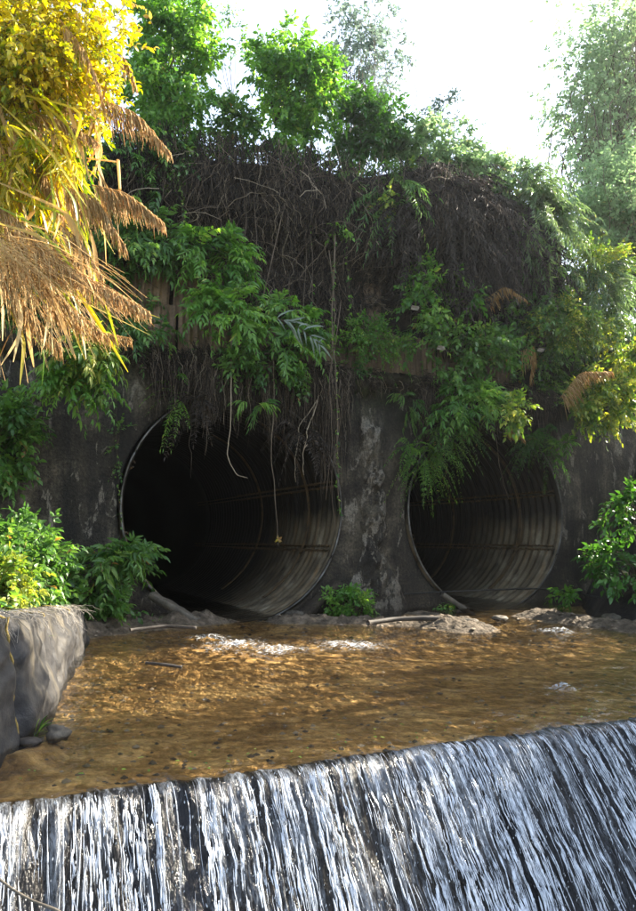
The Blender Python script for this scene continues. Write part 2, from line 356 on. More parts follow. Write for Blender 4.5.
# ------------------------------------------------------------------ world and light
SAZ, SEL = 59.5, 38.0
w = bpy.data.worlds.new('World'); bpy.context.scene.world = w; w.use_nodes = True; nt = w.node_tree
bg = nt.nodes['Background']; sky = nt.nodes.new('ShaderNodeTexSky'); sky.sky_type = 'NISHITA'; sky.sun_disc = False
sky.sun_elevation = R(SEL); sky.sun_rotation = R(SAZ); sky.dust_density = 1.3; sky.air_density = 1.1; sky.ozone_density = 1.2
hs = nt.nodes.new('ShaderNodeHueSaturation'); hs.inputs['Saturation'].default_value = .68; nt.links.new(sky.outputs[0], hs.inputs['Color']); nt.links.new(hs.outputs[0], bg.inputs[0]); bg.inputs[1].default_value = .125
sd = bpy.data.lights.new('sun', 'SUN'); sd.energy = 5.0; sd.angle = R(.53); sd.color = (1, .9, .74)
so = bpy.data.objects.new('sun', sd); C.objects.link(so)
sdir = Vector((math.sin(R(SAZ)) * math.cos(R(SEL)), math.cos(R(SAZ)) * math.cos(R(SEL)), math.sin(R(SEL))))
so.rotation_euler = sdir.to_track_quat('Z', 'Y').to_euler(); so.location = (12, 10, 14)
cd = bpy.data.cameras.new('camera'); cam = bpy.data.objects.new('camera', cd); C.objects.link(cam)
cam.location = (0, 0, H); cam.rotation_euler = (R(90) + PITCH, 0, 0); cd.sensor_fit = 'VERTICAL'; cd.sensor_height = 24; cd.lens = F / 911 * 24
cd.clip_end = 2000; cd.clip_start = .05; bpy.context.scene.camera = cam
vs = bpy.context.scene.view_settings; vs.view_transform = 'Standard'; vs.look = 'None'; vs.gamma = 1; vs.exposure = EXPO = 2.25

# ------------------------------------------------------------------ terrain
def ztop(u):
    xs = [-30, -12, -6, -4, -1, 2, 5, 7.6, 8.9, 10.5, 12, 16, 40]; ys = [7, 8, 8.6, 8.9, 9.3, 9.7, 9.9, 10.0, 8.2, 7.4, 7.2, 7, 6.5]
    return np.interp(u, xs, ys)
def sm(x): x = np.clip(x, 0, 1); return x * x * (3 - 2 * x)
def cliff_n(u, z):
    over = sm((z - 6.9) / 1.3) * (-.45 - .65 * sm((u - 3.2) / 1.0) * (1 - sm((u - 7.8) / 1.2)))
    r = .32 + over + .16 * fbm(u * .9, z * .7, 0, 3) + .05 * fbm(u * 6, z * 1.2, 0, 9)
    return r
us = np.linspace(-30, 40, 560); prof = np.linspace(0, 1, 64)
Uq, Pq = np.meshgrid(us, prof, indexing='ij'); zt = ztop(Uq) + .25 * fbm(Uq * .6, 0, 0, 5)
Zc = 4.6 + (zt - 4.6) * Pq; Nc = cliff_n(Uq, Zc) + sm((Pq - .9) / .1) * .5
back = np.array([.4, .9, 1.6, 2.6, 4, 6, 9, 13, 20, 32, 55, 90, 160.])
Ub, Bb = np.meshgrid(us, back, indexing='ij'); Zb = ztop(Ub) + .15 + np.minimum(Bb * .12, 3.2) + .4 * fbm(Ub * .4, Bb * .4, 0, 8) * np.minimum(Bb / 3, 1) - np.maximum(Bb - 60, 0) * .12
m = MB(); m.grid(np.concatenate([Wa(Uq, Nc, Zc), Wa(Ub, Nc[:, -1:] + Bb, Zb)], 1)); tag(m.build('hill', M_soil, smooth=True), 'dark earth hillside rising above the headwall', kind='structure')
g = np.concatenate([[-600, -200], np.linspace(-60, 60, 60), [200, 600]]); X, Y = np.meshgrid(g, g, indexing='ij')
m = MB(); m.grid(np.stack([X, Y, -2.3 + .3 * fbm(X * .1, Y * .1)], -1)); tag(m.build('ground', M_turf, smooth=True), 'soil under the valley floor', kind='structure')
# stream bed and water
LA = np.array([-1.83, 4.25, 0]); LD = np.array([2.71, 6.2, 0]) - LA; LD /= np.linalg.norm(LD); LN = np.array([LD[1], -LD[0], 0])      # LN points downstream
def lipoff(a): return .06 * fbm(a * 1.3, 0, 0, 21) + .025 * vnoise(a * 11, 0, 0, 22) + .018 * vnoise(a * 34, 0, 0, 23)
a_ = np.linspace(-5, 13, 560); b_ = np.concatenate([np.linspace(0, .6, 30), np.linspace(.63, 12, 300), np.linspace(12.1, 27, 80)])
A_, B_ = np.meshgrid(a_, b_, indexing='ij')
P = LA + A_[..., None] * LD - (B_ - lipoff(A_) * np.clip(1 - B_, 0, 1))[..., None] * LN
x_, y_ = P[..., 0], P[..., 1]
zb = -.13 + .05 * fbm(x_ * 1.2, y_ * 1.2, 0, 31) + .012 * fbm(x_ * 12, y_ * 12, 0, 33) + .06 * np.exp(-B_ / .25)
def ridge(pts, w_):
    pts = np.array(pts); d_ = np.full(x_.shape, 1e9)
    for p, q in zip(pts[:-1], pts[1:]):
        v_ = q - p; tt = np.clip(((x_ - p[0]) * v_[0] + (y_ - p[1]) * v_[1]) / (v_ @ v_), 0, 1); d_ = np.minimum(d_, np.hypot(x_ - p[0] - tt * v_[0], y_ - p[1] - tt * v_[1]))
    return np.exp(-(d_ / w_) ** 2)
n_r = 1 + .45 * fbm(x_ * 2.2, y_ * 2.2, 0, 34) + .25 * fbm(x_ * 9, y_ * 9, 0, 35)
for pts, w_, h_ in (([ong(288, 621)[:2], ong(360, 622)[:2], ong(430, 624)[:2], ong(470, 629)[:2]], .62, .27), ([ong(420, 614)[:2], ong(455, 617)[:2]], .45, .19), ([ong(545, 617)[:2], ong(600, 625)[:2], ong(690, 634)[:2]], .7, .24), ([ong(70, 636)[:2], ong(120, 630)[:2], ong(200, 622)[:2]], .55, .34),
                    ([ong(152, 662)[:2], ong(185, 664)[:2]], .22, .10), ([ong(14, 750)[:2], ong(45, 738)[:2]], .14, .12)):
    zb = zb + ridge(pts, w_) * h_ * n_r
zb = zb + .05 * ridge([ong(520, 640)[:2], ong(640, 636)[:2]], .8)
Pb = P.copy(); Pb[..., 2] = zb - .02; BED, BA, BB = Pb, a_, b_
m = MB(); m.grid(Pb[:, :]); tag(m.build('stream_bed', M_bed, smooth=True), 'golden brown gravel bed of the shallow stream', kind='structure')
hw = .012 * fbm(x_ * 4, y_ * 5, 0, 41, 3) + .010 * fbm(x_ * 10, y_ * 14, 0, 43, 3)
for c, r in zip(FOAM, (.6, .4, .55, .45, .2, .4)):
    q = np.exp(-((x_ - c[0]) ** 2 + (y_ - c[1]) ** 2) / (r * r * .5)); hw = hw + q * (.02 + .10 * fbm(x_ * 8, y_ * 10, 0, 44))
Pw = P.copy(); Pw[..., 2] = hw - .025 * np.exp(-B_ / .12) + .02 * np.exp(-B_ / .10) * vnoise(A_ * 22, B_ * 3, 0, 24)
m = MB(); m.grid(Pw[::-1]); tag(m.build('stream_water', M_water, smooth=True), 'clear shallow brown stream water flowing to the lip', kind='structure')
# weir face and waterfall
def fallprof(s):   # s metres along the fall -> outwards, down
    o = .10 * (1 - np.exp(-s / .10)) + .60 * np.clip(s - .02, 0, None) + .02; d = np.where(s < .1, s * s * 4.0, (.04 + (s - .1) * .80)); return o, d
def fallpt(a, s, off=0.0):
    o, d = fallprof(s); q = o + lipoff(a) * np.clip(1 - s, 0, 1) + off * .9
    return LA + a[..., None] * LD + q[..., None] * LN + (-.02 - d + off * .4)[..., None] * ZZ
a2 = np.linspace(-5, 12, 1500); s2 = np.concatenate([np.linspace(-.03, .3, 24), np.linspace(.32, 1.9, 50)]); A2, S2 = np.meshgrid(a2, s2, indexing='ij')
disp = (.035 * vnoise(A2 * 9 + .5 * vnoise(A2, S2 * 2, 0, 7), S2 * 1.3, 0, 51) + .018 * vnoise(A2 * 24, S2 * 2.6, 0, 52)) * sm(S2 / .12)
m = MB(); m.grid(fallpt(A2, S2, disp)); uvv = np.stack([A2.ravel() + 5, S2.ravel()], -1)
wf = m.build('waterfall', M_fall, smooth=True, uv=uvv); tag(wf, 'white blue sheet of water falling over the weir', kind='structure')
m = MB(); q = fallpt(A2[::6, ::3], S2[::6, ::3], disp[::6, ::3] * 0) - LN * .06 - ZZ * .03
bk = q[:, :1] - LN * 2.2; m.grid(np.concatenate([bk - ZZ * .25, q[:, :1] - ZZ * .12 - LN*.05, q[:, 2:], q[:, -1:] - ZZ * .6], 1)); we = m.build('weir', M_weir, smooth=True, base=LA); tag(we, 'dark wet concrete weir beneath the falling water', 'weir')
K = 800; a = rng.uniform(-2.2, 8, K); cl = np.sin(a * 9) * .5 + vnoise(a * 5, 0, 0, 60); keep = rng.uniform(-1.1, 1.2, K) < cl + np.clip((a - 1) * .35, -.3, 1.0); a = a[keep]; K = len(a)
s0 = np.where(rng.random(K) < .45, rng.uniform(0, .1, K), rng.uniform(0, 1.0, K)); ln = rng.uniform(.12, .75, K); tt = np.linspace(0, 1, 12)
S_ = s0[:, None] + ln[:, None] * tt; wob = .02 * vnoise(a[:, None] * 31, S_ * 5, 0, 62) + rng.normal(0, .008, K)[:, None] * tt
offs = rng.uniform(.01, .06, K)[:, None] + .02 * vnoise(a[:, None] * 17, S_ * 8, 0, 64)
Pc = fallpt(a[:, None] + wob, S_, offs); wd = rng.uniform(.0012, .0042, K)[:, None] * (np.sin(np.pi * np.clip(tt * .96 + .02, 0, 1)) ** .6) * (1 + .7 * vnoise(a[:, None] * 50, S_ * 16, 0, 66))
m = MB(); m.tubes(Pc, wd, 3)
la = np.sort(np.concatenate([rng.uniform(-.5, .9, 17), rng.uniform(.5, 3.2, 58), rng.uniform(2.5, 8, 120)])); nb_ = 34; K = len(la) * nb_
a = np.repeat(la, nb_) + rng.normal(0, .011, K); s0 = rng.uniform(0, 1.35, K) ** 1.25; s0 = s0 + .05 * vnoise(a * 7, 0, 0, 67) + .04; ln = rng.uniform(.03, .13, K) * (1 + s0); tt = np.linspace(0, 1, 7)
drift = np.repeat(rng.normal(0, .012, len(la)), nb_); S_ = s0[:, None] + ln[:, None] * tt; offs = .025 + .02 * vnoise(a[:, None] * 5, S_ * 6, 0, 68) + np.repeat(rng.uniform(0, .03, len(la)), nb_)[:, None]
Pc = fallpt(a[:, None] + drift[:, None] * S_ + .008 * vnoise(a[:, None] * 40, S_ * 20, 0, 69), S_, offs)
wd = (rng.uniform(.0016, .0052, K) * np.repeat(rng.uniform(.6, 1.2, len(la)), nb_))[:, None] * np.sin(np.pi * (tt * .9 + .05)) ** .7 * (1 + .6 * vnoise(a[:, None] * 60, S_ * 30, 0, 70)); m.tubes(Pc, wd, 5); K2 = 5000; ad = rng.uniform(-2.2, 8, K2); sd_ = rng.uniform(.02, 1.4, K2); pd = fallpt(ad, sd_, rng.uniform(.02, .12, K2)); dr = rng.uniform(.0015, .005, K2)
m.leaves(pd, np.stack([rng.normal(0, .15, K2), rng.normal(0, .15, K2), -np.ones(K2)], 1), np.tile(-NN, (K2, 1)) + rng.normal(0, .3, (K2, 3)), dr * 5, dr * 2, np.zeros(K2), 'tiny')
tag(m.build('waterfall_strands', M_strand, smooth=True), 'bright strands and drops of falling water', kind='stuff')
m = MB(); g = np.linspace(-14, 14, 60); X, Y = np.meshgrid(g, np.linspace(-14, 5, 50), indexing='ij')
m.grid(np.stack([X, Y, -1.62 + .02 * fbm(X * 2, Y * 2)], -1)[::-1]); tag(m.build('plunge_pool', M_water, smooth=True), 'dark pool below the weir', kind='structure')

# ------------------------------------------------------------------ headwall with two openings
PIPES = [(.09, 2.1), (6.25, 2.08)]; PR = 2.25
def wall_n(u, z): return .05 * fbm(u * 1.1, z * .9, 0, 71) + .012 * fbm(u * 7, z * 7, 0, 72) - .10 * sm((.9 - z) / 1.2)
WT = 4.85
def wtop(u): return WT + .12 * fbm(u * 1.2, 0, 0, 75)
m = MB(); zb0 = -.5
def rect_ring(cu, cz, u0, u1):
    n = 160; ang = np.linspace(0, 2 * np.pi, n, endpoint=False)
    cor = [math.atan2(z - cz, u - cu) % (2 * np.pi) for u in (u0, u1) for z in (zb0, WT)]
    for c in cor: ang[np.argmin(np.abs(ang - c))] = c
    ca, sa = np.cos(ang), np.sin(ang)
    tx = np.where(ca > 0, (u1 - cu) / np.maximum(ca, 1e-6), (u0 - cu) / np.minimum(ca, -1e-6)); tz = np.where(sa > 0, (WT - cz) / np.maximum(sa, 1e-6), (zb0 - cz) / np.minimum(sa, -1e-6))
    T = np.minimum(tx, tz); rr = PR + .05; k = np.linspace(0, 1, 22)[:, None]; rad = rr + (T - rr) * k
    rad[0] = rr; uu, zz = cu + ca * rad, cz + sa * rad
    nnn = wall_n(uu, zz); nnn[0] += .02
    P = Wa(uu, nnn, zz)
    rev = Wa(uu[:1], np.full_like(uu[:1], .7), zz[:1]); m.grid(np.concatenate([rev, P], 0), closed=True)
mid = 3.17
rect_ring(*PIPES[0], -2.9, mid); rect_ring(*PIPES[1], mid, 9.3)
for u0, u1 in ((-9, -2.9), (9.3, 15)):
    uu, zz = np.meshgrid(np.linspace(u0, u1, 60), np.linspace(zb0, WT, 60), indexing='ij'); m.grid(Wa(uu, wall_n(uu, zz), zz))
uu = np.linspace(-9, 15, 300); tp = np.stack([Wa(uu, wall_n(uu, WT), WT), Wa(uu, -.03 + 0 * uu, wtop(uu)), Wa(uu, .15 + 0 * uu, wtop(uu) + .04), Wa(uu, .8 + 0 * uu, wtop(uu))], 1); m.grid(tp)
hwl = empty('headwall', W(3.17, 0, 0), 'black stained concrete headwall pierced by the two round culverts', 'headwall')
m.build('wall_face', M_con, hwl)
# spalled buttress relief on the pier between the pipes
m = MB(); zz, tt = np.meshgrid(np.linspace(-.2, 4.3, 90), np.linspace(-1, 1, 26), indexing='ij')
cu = 3.15 + .12 * fbm(zz * .8, 0, 0, 81); wd = .30 + .18 * fbm(zz * 1.4, 3, 0, 82) + .55 * sm((1.3 - zz) / 1.5)
uu = cu + tt * wd; nn_ = -.02 - (.14 + .12 * fbm(uu * 5, zz * 4, 0, 83) + .08 * fbm(uu * 14, zz * 11, 0, 84)) * (1 - tt ** 4) * sm((4.3 - zz) / .6) - .10 * sm((.9 - zz) / 1.2) + .10 * (tt ** 8)
m.grid(Wa(uu, nn_, zz)); m.build('spalled_pier', M_pier, hwl, smooth=True)

for i, ((cu, cz), lab) in enumerate(zip(PIPES, ('large corrugated steel culvert, left one, mouth fringed by roots', 'corrugated steel culvert on the right, crossed by a black hose'))):
    rt = empty('culvert_pipe', W(cu, 0, cz), lab, 'culvert', 'corrugated culverts through the headwall')
    n_ = np.concatenate([np.arange(-.06, 9, .036), np.arange(9, 30, .5)]); ang = np.linspace(0, 2 * np.pi, 144, endpoint=False)
    Nq, Aq = np.meshgrid(n_, ang, indexing='ij'); rad = PR - .055 * (.5 + .5 * np.cos(2 * np.pi * Nq / .24)) + .012 * vnoise(np.cos(Aq) * 2, np.sin(Aq) * 2, Nq * .8, 90 + i)
    m = MB(); m.grid(np.stack([rad * np.cos(Aq), Nq, rad * np.sin(Aq)], -1), closed=True)
    m.grid(np.stack([np.array([PR, .0])[:, None] * np.cos(ang), np.full((2, 144), 29.5), np.array([PR, .0])[:, None] * np.sin(ang)], -1), closed=True)
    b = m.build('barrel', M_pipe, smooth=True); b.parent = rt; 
    m = MB(); q = np.stack([PR * np.cos(ang), np.full(144, -.06), PR * np.sin(ang)], -1); q = np.concatenate([q, q[:2]]); m.tubes(q[None], .02, 6)
    r_ = m.build('rim', M_rim, smooth=True); r_.parent = rt
    # bolted longitudinal seams and a circumferential lap with bolts
    for sa_, rm in ((R(14), 1), (R(-22), 1), (R(195), 1), (R(160), 1)):
        m = MB(); k = np.arange(0, 10, .12); ca, sn = math.cos(sa_), math.sin(sa_)
        rr = PR - .075 - .02 * (.5 + .5 * np.cos(2 * np.pi * k / .24))
        for dd in (-.045, .045):
            P_ = np.stack([rr * math.cos(sa_ + dd / PR), k, rr * math.sin(sa_ + dd / PR)], -1); m.tubes(P_[None], .016, 4)
        for kk in np.arange(.06, 6, .12):
            for dd in (-.07, .07):
                c = np.array([(PR - .06) * math.cos(sa_ + dd / PR), kk, (PR - .06) * math.sin(sa_ + dd / PR)]); d_ = np.array([-ca, 0, -sn])
                m.tubes(np.stack([c, c + d_ * .035])[None], .016, 6)
        s_ = m.build('seam', M_rust, smooth=False); s_.parent = rt
    for nq in (1.35, 4.2):
        m = MB(); aa = np.linspace(R(-60), R(70), 90); 
        for off in (-.03, .03):
            q = np.stack([(PR - .085) * np.cos(aa), np.full(90, nq + off), (PR - .085) * np.sin(aa)], -1); m.tubes(q[None], .018, 4)
        s_ = m.build('lap_band', M_rust); s_.parent = rt
    rt.rotation_euler = (0, 0, TH)

# corrugated sheet retaining wall above the headwall: two courses of panels
sw = empty('sheet_wall', W(1, .2, 4.9), 'rusty brown corrugated sheet wall half hidden above the headwall', 'sheet wall')
for u0, u1, z0, z1, nb in ((-3.4, -1.2, 4.75, 5.95, .10), (-3.6, -1.3, 5.9, 7.5, .17), (-1.15, 1.1, 4.8, 5.9, .09), (-1.25, 1.2, 5.85, 7.3, .16), (1.15, 3.3, 4.85, 5.9, .12), (2.6, 4.9, 4.9, 6.05, .07), (4.95, 7.2, 4.85, 6.0, .10), (1.3, 3.5, 5.85, 7.2, .18)):
    m = MB(); k = np.arange(u0, u1, .018); zz = np.linspace(z0, z1, 8); Kq, Zq = np.meshgrid(k, zz, indexing='ij')
    nq = nb + .032 * np.sin(2 * np.pi * Kq / .15) + .03 * vnoise(Kq * 1.5, Zq * 2, 0, 95) - .15 * (Zq - z0) * .2
    zq = Zq + .06 * vnoise(Kq * 3, 0, 0, 96) * (Zq > z1 - .1); P_ = Wa(Kq, nq, zq); m.grid(P_); m.grid(P_ + NN * .004)
    m.build('sheet_panel', M_sheet, sw, smooth=True)

# ------------------------------------------------------------------ banks
def bank(name, base_pts, dirs, prof_, mat, lab, seed, amp=.15):
    base_pts = np.array(base_pts); dirs = np.array(dirs); t = np.linspace(0, 1, 120); tb = np.linspace(0, 1, len(base_pts))
    Bp = np.stack([np.interp(t, tb, base_pts[:, i]) for i in range(3)], -1); Dp = np.stack([np.interp(t, tb, dirs[:, i]) for i in range(2)], -1)
    o = np.interp(np.linspace(0, 1, 90), np.linspace(0, 1, len(prof_)), [p[0] for p in prof_]); h = np.interp(np.linspace(0, 1, 90), np.linspace(0, 1, len(prof_)), [p[1] for p in prof_])
    P = Bp[:, None] + np.concatenate([Dp[:, None] * o[None, :, None], np.broadcast_to(h[None, :, None], (120, 90, 1))], -1)
    k = fbm(P[..., 0] * 1.3, P[..., 1] * 1.3, P[..., 2] * 1.3, seed, 5) * amp * (1 + o * .15)
    P[..., 2] += k; P[..., 0] += k * .5
    m = MB(); m.grid(P); return tag(m.build(name, mat, smooth=True), lab, kind='structure')
bank('right_bank', [W(10.3, .9, -.3), W(8.9, -.1, -.25), (*ong(590, 615)[:2], -.2), (*ong(640, 624)[:2], -.2), (7.2, 9.5, -.2), (8.6, 5, -.8), (9, -6, -1.8)],
     [(.3, .95), (.75, .6), (.9, .35), (1, .1), (1, 0), (1, -.1), (1, -.2)], [(-.3, -.3), (.0, .0), (.5, .55), (1.2, 1.3), (1.9, 2.3), (2.8, 3.4), (5, 4.6), (9, 5.5), (16, 6), (40, 6), (120, 3)], M_soil, 'dark rooty earth bank right of the culverts', 101, .22)
# left revetment: bagged wall wrapped in geotextile
bp = [(-190, 880), (-110, 815), (-45, 775), (-6, 752), (18, 738), (34, 722), (48, 700), (64, 672), (76, 654), (82, 642)]
bpts = np.array([ong(*p)[:2] for p in bp]); hts = np.array([1.0, .98, .95, .92, .88, .82, .76, .66, .56, .46])
t = np.linspace(0, 1, 520); seg = np.concatenate([[0], np.cumsum(np.linalg.norm(np.diff(bpts, axis=0), axis=1))]); seg /= seg[-1]
c = np.stack([np.interp(t, seg, bpts[:, i]) for i in range(2)], -1)
for _ in range(60): c[1:-1] = (c[:-2] + c[1:-1] * 2 + c[2:]) / 4
hh = np.interp(t, seg, hts); T = np.gradient(c, axis=0); T /= np.linalg.norm(T, axis=1, keepdims=True); LNw = np.stack([-T[:, 1], T[:, 0]], -1)  # leftwards
v = np.linspace(0, 1, 40)
seams = np.array([.30, .52, .80]); sg = sum(np.exp(-((t - s_) / .012) ** 2) for s_ in seams)
V_, T_ = np.meshgrid(v, t); fold = .035 * fbm(T_ * 16 + V_ * 2.5, V_ * 1.2, 0, 124) + .05 * (1 - np.abs(fbm(T_ * 7 - V_ * 2, V_ * .8, 0, 125))) ** 6
outx = -.10 * V_ ** 1.5 + (.08 * np.sin(np.pi * V_ ** .8) + .06 * fbm(T_ * 9, V_ * 3, 0, 121) + .02 * fbm(T_ * 40, V_ * 6, 0, 122)) + fold - .10 * sg[:, None] * (1 - (2 * V_ - 1) ** 4)
# face then rounded top then back
XY = c[:, None] - LNw[:, None] * outx[..., None]; Z = -.25 + (hh[:, None] + .25) * V_
topk = np.linspace(0, 1, 14)[1:]; XYt = c[:, None] + LNw[:, None] * (.08 + topk * .7)[None, :, None]; Zt = hh[:, None] + .05 * np.sin(np.pi * topk)[None] + .04 * fbm(t[:, None] * 20, topk[None] * 4, 0, 123)
P_ = np.concatenate([np.concatenate([XY, Z[..., None]], -1), np.concatenate([XYt, Zt[..., None]], -1)], 1)
endc = P_[-1]; cen = endc.mean(0) * np.array([1, 1, 0]) + np.array([0, .05, .1]); P_ = np.concatenate([P_, (endc * .6 + cen * .4 + [.04, .12, 0])[None], np.repeat(cen[None, None], P_.shape[1], 1).reshape(1, -1, 3) + [0, .1, 0]], 0)
rv = empty('revetment', (c[260][0], c[260][1], -.1), 'low grey fabric wrapped retaining wall along the left water edge', 'retaining wall')
m = MB(); m.grid(P_); m.build('fabric_cover', M_fab, rv, smooth=True)
for s_ in seams:
    i = int(s_ * 519); q = P_[i, 4:46] + np.array([.015, -.01, .01]); m = MB(); m.tubes(q[None], .011, 5); m.build('rope', M_rope, rv, smooth=True)
# frayed fibres along the top edge
K = 220; ti = rng.integers(20, 510, K); oo = rng.uniform(.0, .35, K); p0 = np.concatenate([c[ti] + LNw[ti] * oo[:, None], (hh[ti] + .06)[:, None]], 1)
dd = rng.normal(0, 1, (K, 3)); dd[:, :2] -= LNw[ti] * .9; dd[:, 2] = np.abs(dd[:, 2]) * .2; dd *= .12; tt = np.linspace(0, 1, 7)[None, :, None]
P4 = p0[:, None] + dd[:, None] * tt + np.array([0, 0, -.22]) * tt ** 2 * rng.uniform(.3, 1.2, (K, 1, 1)) + .02 * rng.normal(0, 1, (K, 7, 3)) * tt
m = MB(); m.tubes(P4, rng.uniform(.0015, .004, (K, 1)) * np.linspace(1, .4, 7), 3, rng.random(K)); fb = m.build('frayed_fibre', M_fibre, rv); fb['kind'] = 'stuff'
# left bank behind it
far = np.array([ong(90, 640)[0] - .4, 10.6]); Lp = [(c[12][0] - .35, c[12][1] - 3, .6), (c[12][0] - .35, c[12][1], .85), (c[260][0] - .35, c[260][1], .72), (c[508][0] - .2, c[508][1] + .1, .35), (*ong(100, 632)[:2], .05), (*ong(135, 624)[:2], .0), (*W(-2.6, .4, 0)[:2], 0)]
bank('left_bank', Lp, [(-1, 0), (-1, 0), (-1, .1), (-.9, .3), (-.7, .6), (-.6, .8), (-.5, .85)], [(-.1, -.25), (.1, -.02), (.4, .05), (1, .25), (1.8, .7), (3, 1.3), (5, 2.2), (9, 3.5), (16, 4.5), (40, 6), (120, 2)], M_turf, 'planted earth bank behind the fabric wrapped wall', 131, .12)

# ------------------------------------------------------------------ foliage generators
def unit(v): return v / (np.linalg.norm(v, axis=-1, keepdims=True) + 1e-9)
def sprays(mf, ms, Og, D, L, nl, ll, lw, ang=55, droop=.35, tpl='ovate', twr=.004, leafdroop=.25, single=False, rb=None):
    K = len(Og); t = (np.arange(nl) + .6) / nl; L = np.broadcast_to(L, (K,)).astype(float); g = np.array([0, 0, -1.0])
    D = unit(D); pos = lambda tt: Og[:, None] + D[:, None] * (L[:, None] * tt)[..., None] + g * (droop * L[:, None] * tt ** 2)[..., None]
    tt = np.tile(t, (K, 1)) + rng.normal(0, .25 / nl, (K, nl)); P = pos(tt); tan = unit(D[:, None] + g * (2 * droop * tt)[..., None])
    side = unit(np.cross(D, np.tile([0, 0, 1.0], (K, 1)) + rng.normal(0, .45, (K, 3)))); upv = unit(np.cross(side, D))
    a = np.radians(ang + rng.normal(0, 10, (K, nl)))
    rb_ = rng.random(K) if rb is None else rb
    for sgn in ((1,) if single else (1, -1)):
        if single:
            ph = rng.uniform(0, 6.28, (K, nl)); sv = side[:, None] * np.cos(ph)[..., None] + upv[:, None] * np.sin(ph)[..., None]
        else: sv = sgn * side[:, None] + 0 * P
        d = unit(tan * np.cos(a)[..., None] + sv * np.sin(a)[..., None] + g * leafdroop + rng.normal(0, .14, (K, nl, 3)))
        sc = (np.sin(np.pi * (.18 + .74 * t)) ** .6)[None] * rng.uniform(.75, 1.2, (K, nl)) * np.broadcast_to(np.asarray(ll, float), (K,))[:, None]
        up = unit(upv[:, None] + rng.normal(0, .3, (K, nl, 3)))
        rn = np.clip(rb_[:, None] * .7 + rng.random((K, nl)) * .3 + (rng.random((K, nl)) > .985) * .6, 0, 1)
        mf.leaves(P.reshape(-1, 3), d.reshape(-1, 3), up.reshape(-1, 3), sc.ravel(), (sc * lw).ravel(), rn.ravel(), tpl)
    # terminal leaf
    one = np.ones((K, 1)); Pe = pos(one)[:, 0]; te = unit(D + g * 2 * droop)
    mf.leaves(Pe, te, upv, np.broadcast_to(np.asarray(ll, float), (K,)) * .9, np.broadcast_to(np.asarray(ll, float), (K,)) * .9 * lw, np.clip(rb_ * .8 + .1, 0, 1), tpl)
    if ms is not None:
        tw = np.tile(np.linspace(0, 1, 5), (K, 1)); ms.tubes(pos(tw), twr * np.linspace(1, .35, 5)[None], 3, rng.random(K))
def branches(ms, base, tips, r0, sag=.15, S=9, rend=.25):
    K = len(tips); t = np.linspace(0, 1, S)[None, :, None]; base = np.broadcast_to(base, (K, 3))
    dv = (tips - base)[:, None]; L = np.linalg.norm(dv, axis=-1, keepdims=True)
    wob = rng.normal(0, 1, (K, 1, 3)) * np.sin(np.pi * t) * .10 * L + rng.normal(0, .015, (K, S, 3)) * L * np.sin(np.pi * t)
    P = base[:, None] + dv * t + wob + np.array([0, 0, 1]) * sag * L * np.sin(np.pi * t)
    ms.tubes(P, (np.broadcast_to(r0, (K,))[:, None]) * np.linspace(1, rend, S)[None], 4, rng.random(K))
KINDS = dict(  # twig length, leaflets, leaf length, width ratio, angle, droop, template
    pinnate=dict(L=.42, nl=7, ll=.18, lw=.30, ang=52, droop=.45, tpl='lance', leafdroop=.35),
    small=dict(L=.26, nl=8, ll=.08, lw=.55, ang=50, droop=.25, tpl='tiny', leafdroop=.15, single=True),
    ovate=dict(L=.30, nl=7, ll=.145, lw=.48, ang=55, droop=.3, tpl='ovate', leafdroop=.3, single=True),
    broad=dict(L=.26, nl=6, ll=.15, lw=.5, ang=60, droop=.3, tpl='ovate', leafdroop=.3, single=True),
    fern=dict(L=.62, nl=20, ll=.11, lw=.2, ang=68, droop=.75, tpl='tiny', leafdroop=.25),
    bigfern=dict(L=.8, nl=13, ll=.22, lw=.15, ang=55, droop=.8, tpl='lance', leafdroop=.6),
    bamboo=dict(L=.3, nl=6, ll=.22, lw=.13, ang=38, droop=.5, tpl='lance', leafdroop=.55))
def plant(name, label, cat, center, rad, kind, mat, nclump, nsp, base=None, outd=None, upb=.35, spread=.32, shell=.55, stemr=.015, group=None, scale=1.0, parts=('stem', 'foliage'), hang=0.0, smat='stem'):
    center = np.asarray(center, float); rad = np.asarray(rad, float)
    if base is None: base = center - ZZ * rad[2]
    base = np.asarray(base, float); rt = empty(name, base, label, cat, group)
    d = unit(rng.normal(0, 1, (nclump, 3))); rr = shell + (1 - shell) * rng.random(nclump) ** .7; rr = np.minimum(rr * (1 + .26 * rng.normal(0, 1, nclump)), 1.22)
    cl = center + d * rr[:, None] * (rad[0] * np.abs(U) + 0) if False else center + (d * rr[:, None])[:, :1] * U * rad[0] + (d * rr[:, None])[:, 1:2] * NN * rad[1] + (d * rr[:, None])[:, 2:] * ZZ * rad[2]
    mf, ms = MB(), MB(); k = dict(KINDS[kind]); k['L'] *= scale; k['ll'] *= scale
    ci = np.repeat(np.arange(nclump), nsp); K = len(ci); sp = spread * min(rad[0], rad[2])
    Og = cl[ci] + rng.normal(0, 1, (K, 3)) * sp * .45
    Dv = unit(cl[ci] - center) * .8 + rng.normal(0, .75, (K, 3)) + ZZ * (upb - hang)
    if outd is not None: Dv = Dv + np.asarray(outd) * .8
    crb = rng.random(nclump) * .6; L = k.pop('L') * rng.uniform(.6, 1.3, K); ll = k.pop('ll') * rng.uniform(.75, 1.2, K)
    sprays(mf, ms, Og, Dv, L, ll=ll, rb=np.clip(crb[ci] + rng.random(K) * .4, 0, 1), **k)
    branches(ms, base, cl, stemr * rng.uniform(.25, .7, nclump), .12)
    ms.build(parts[0], G[smat], rt); mf.build(parts[1], G[mat], rt); return rt
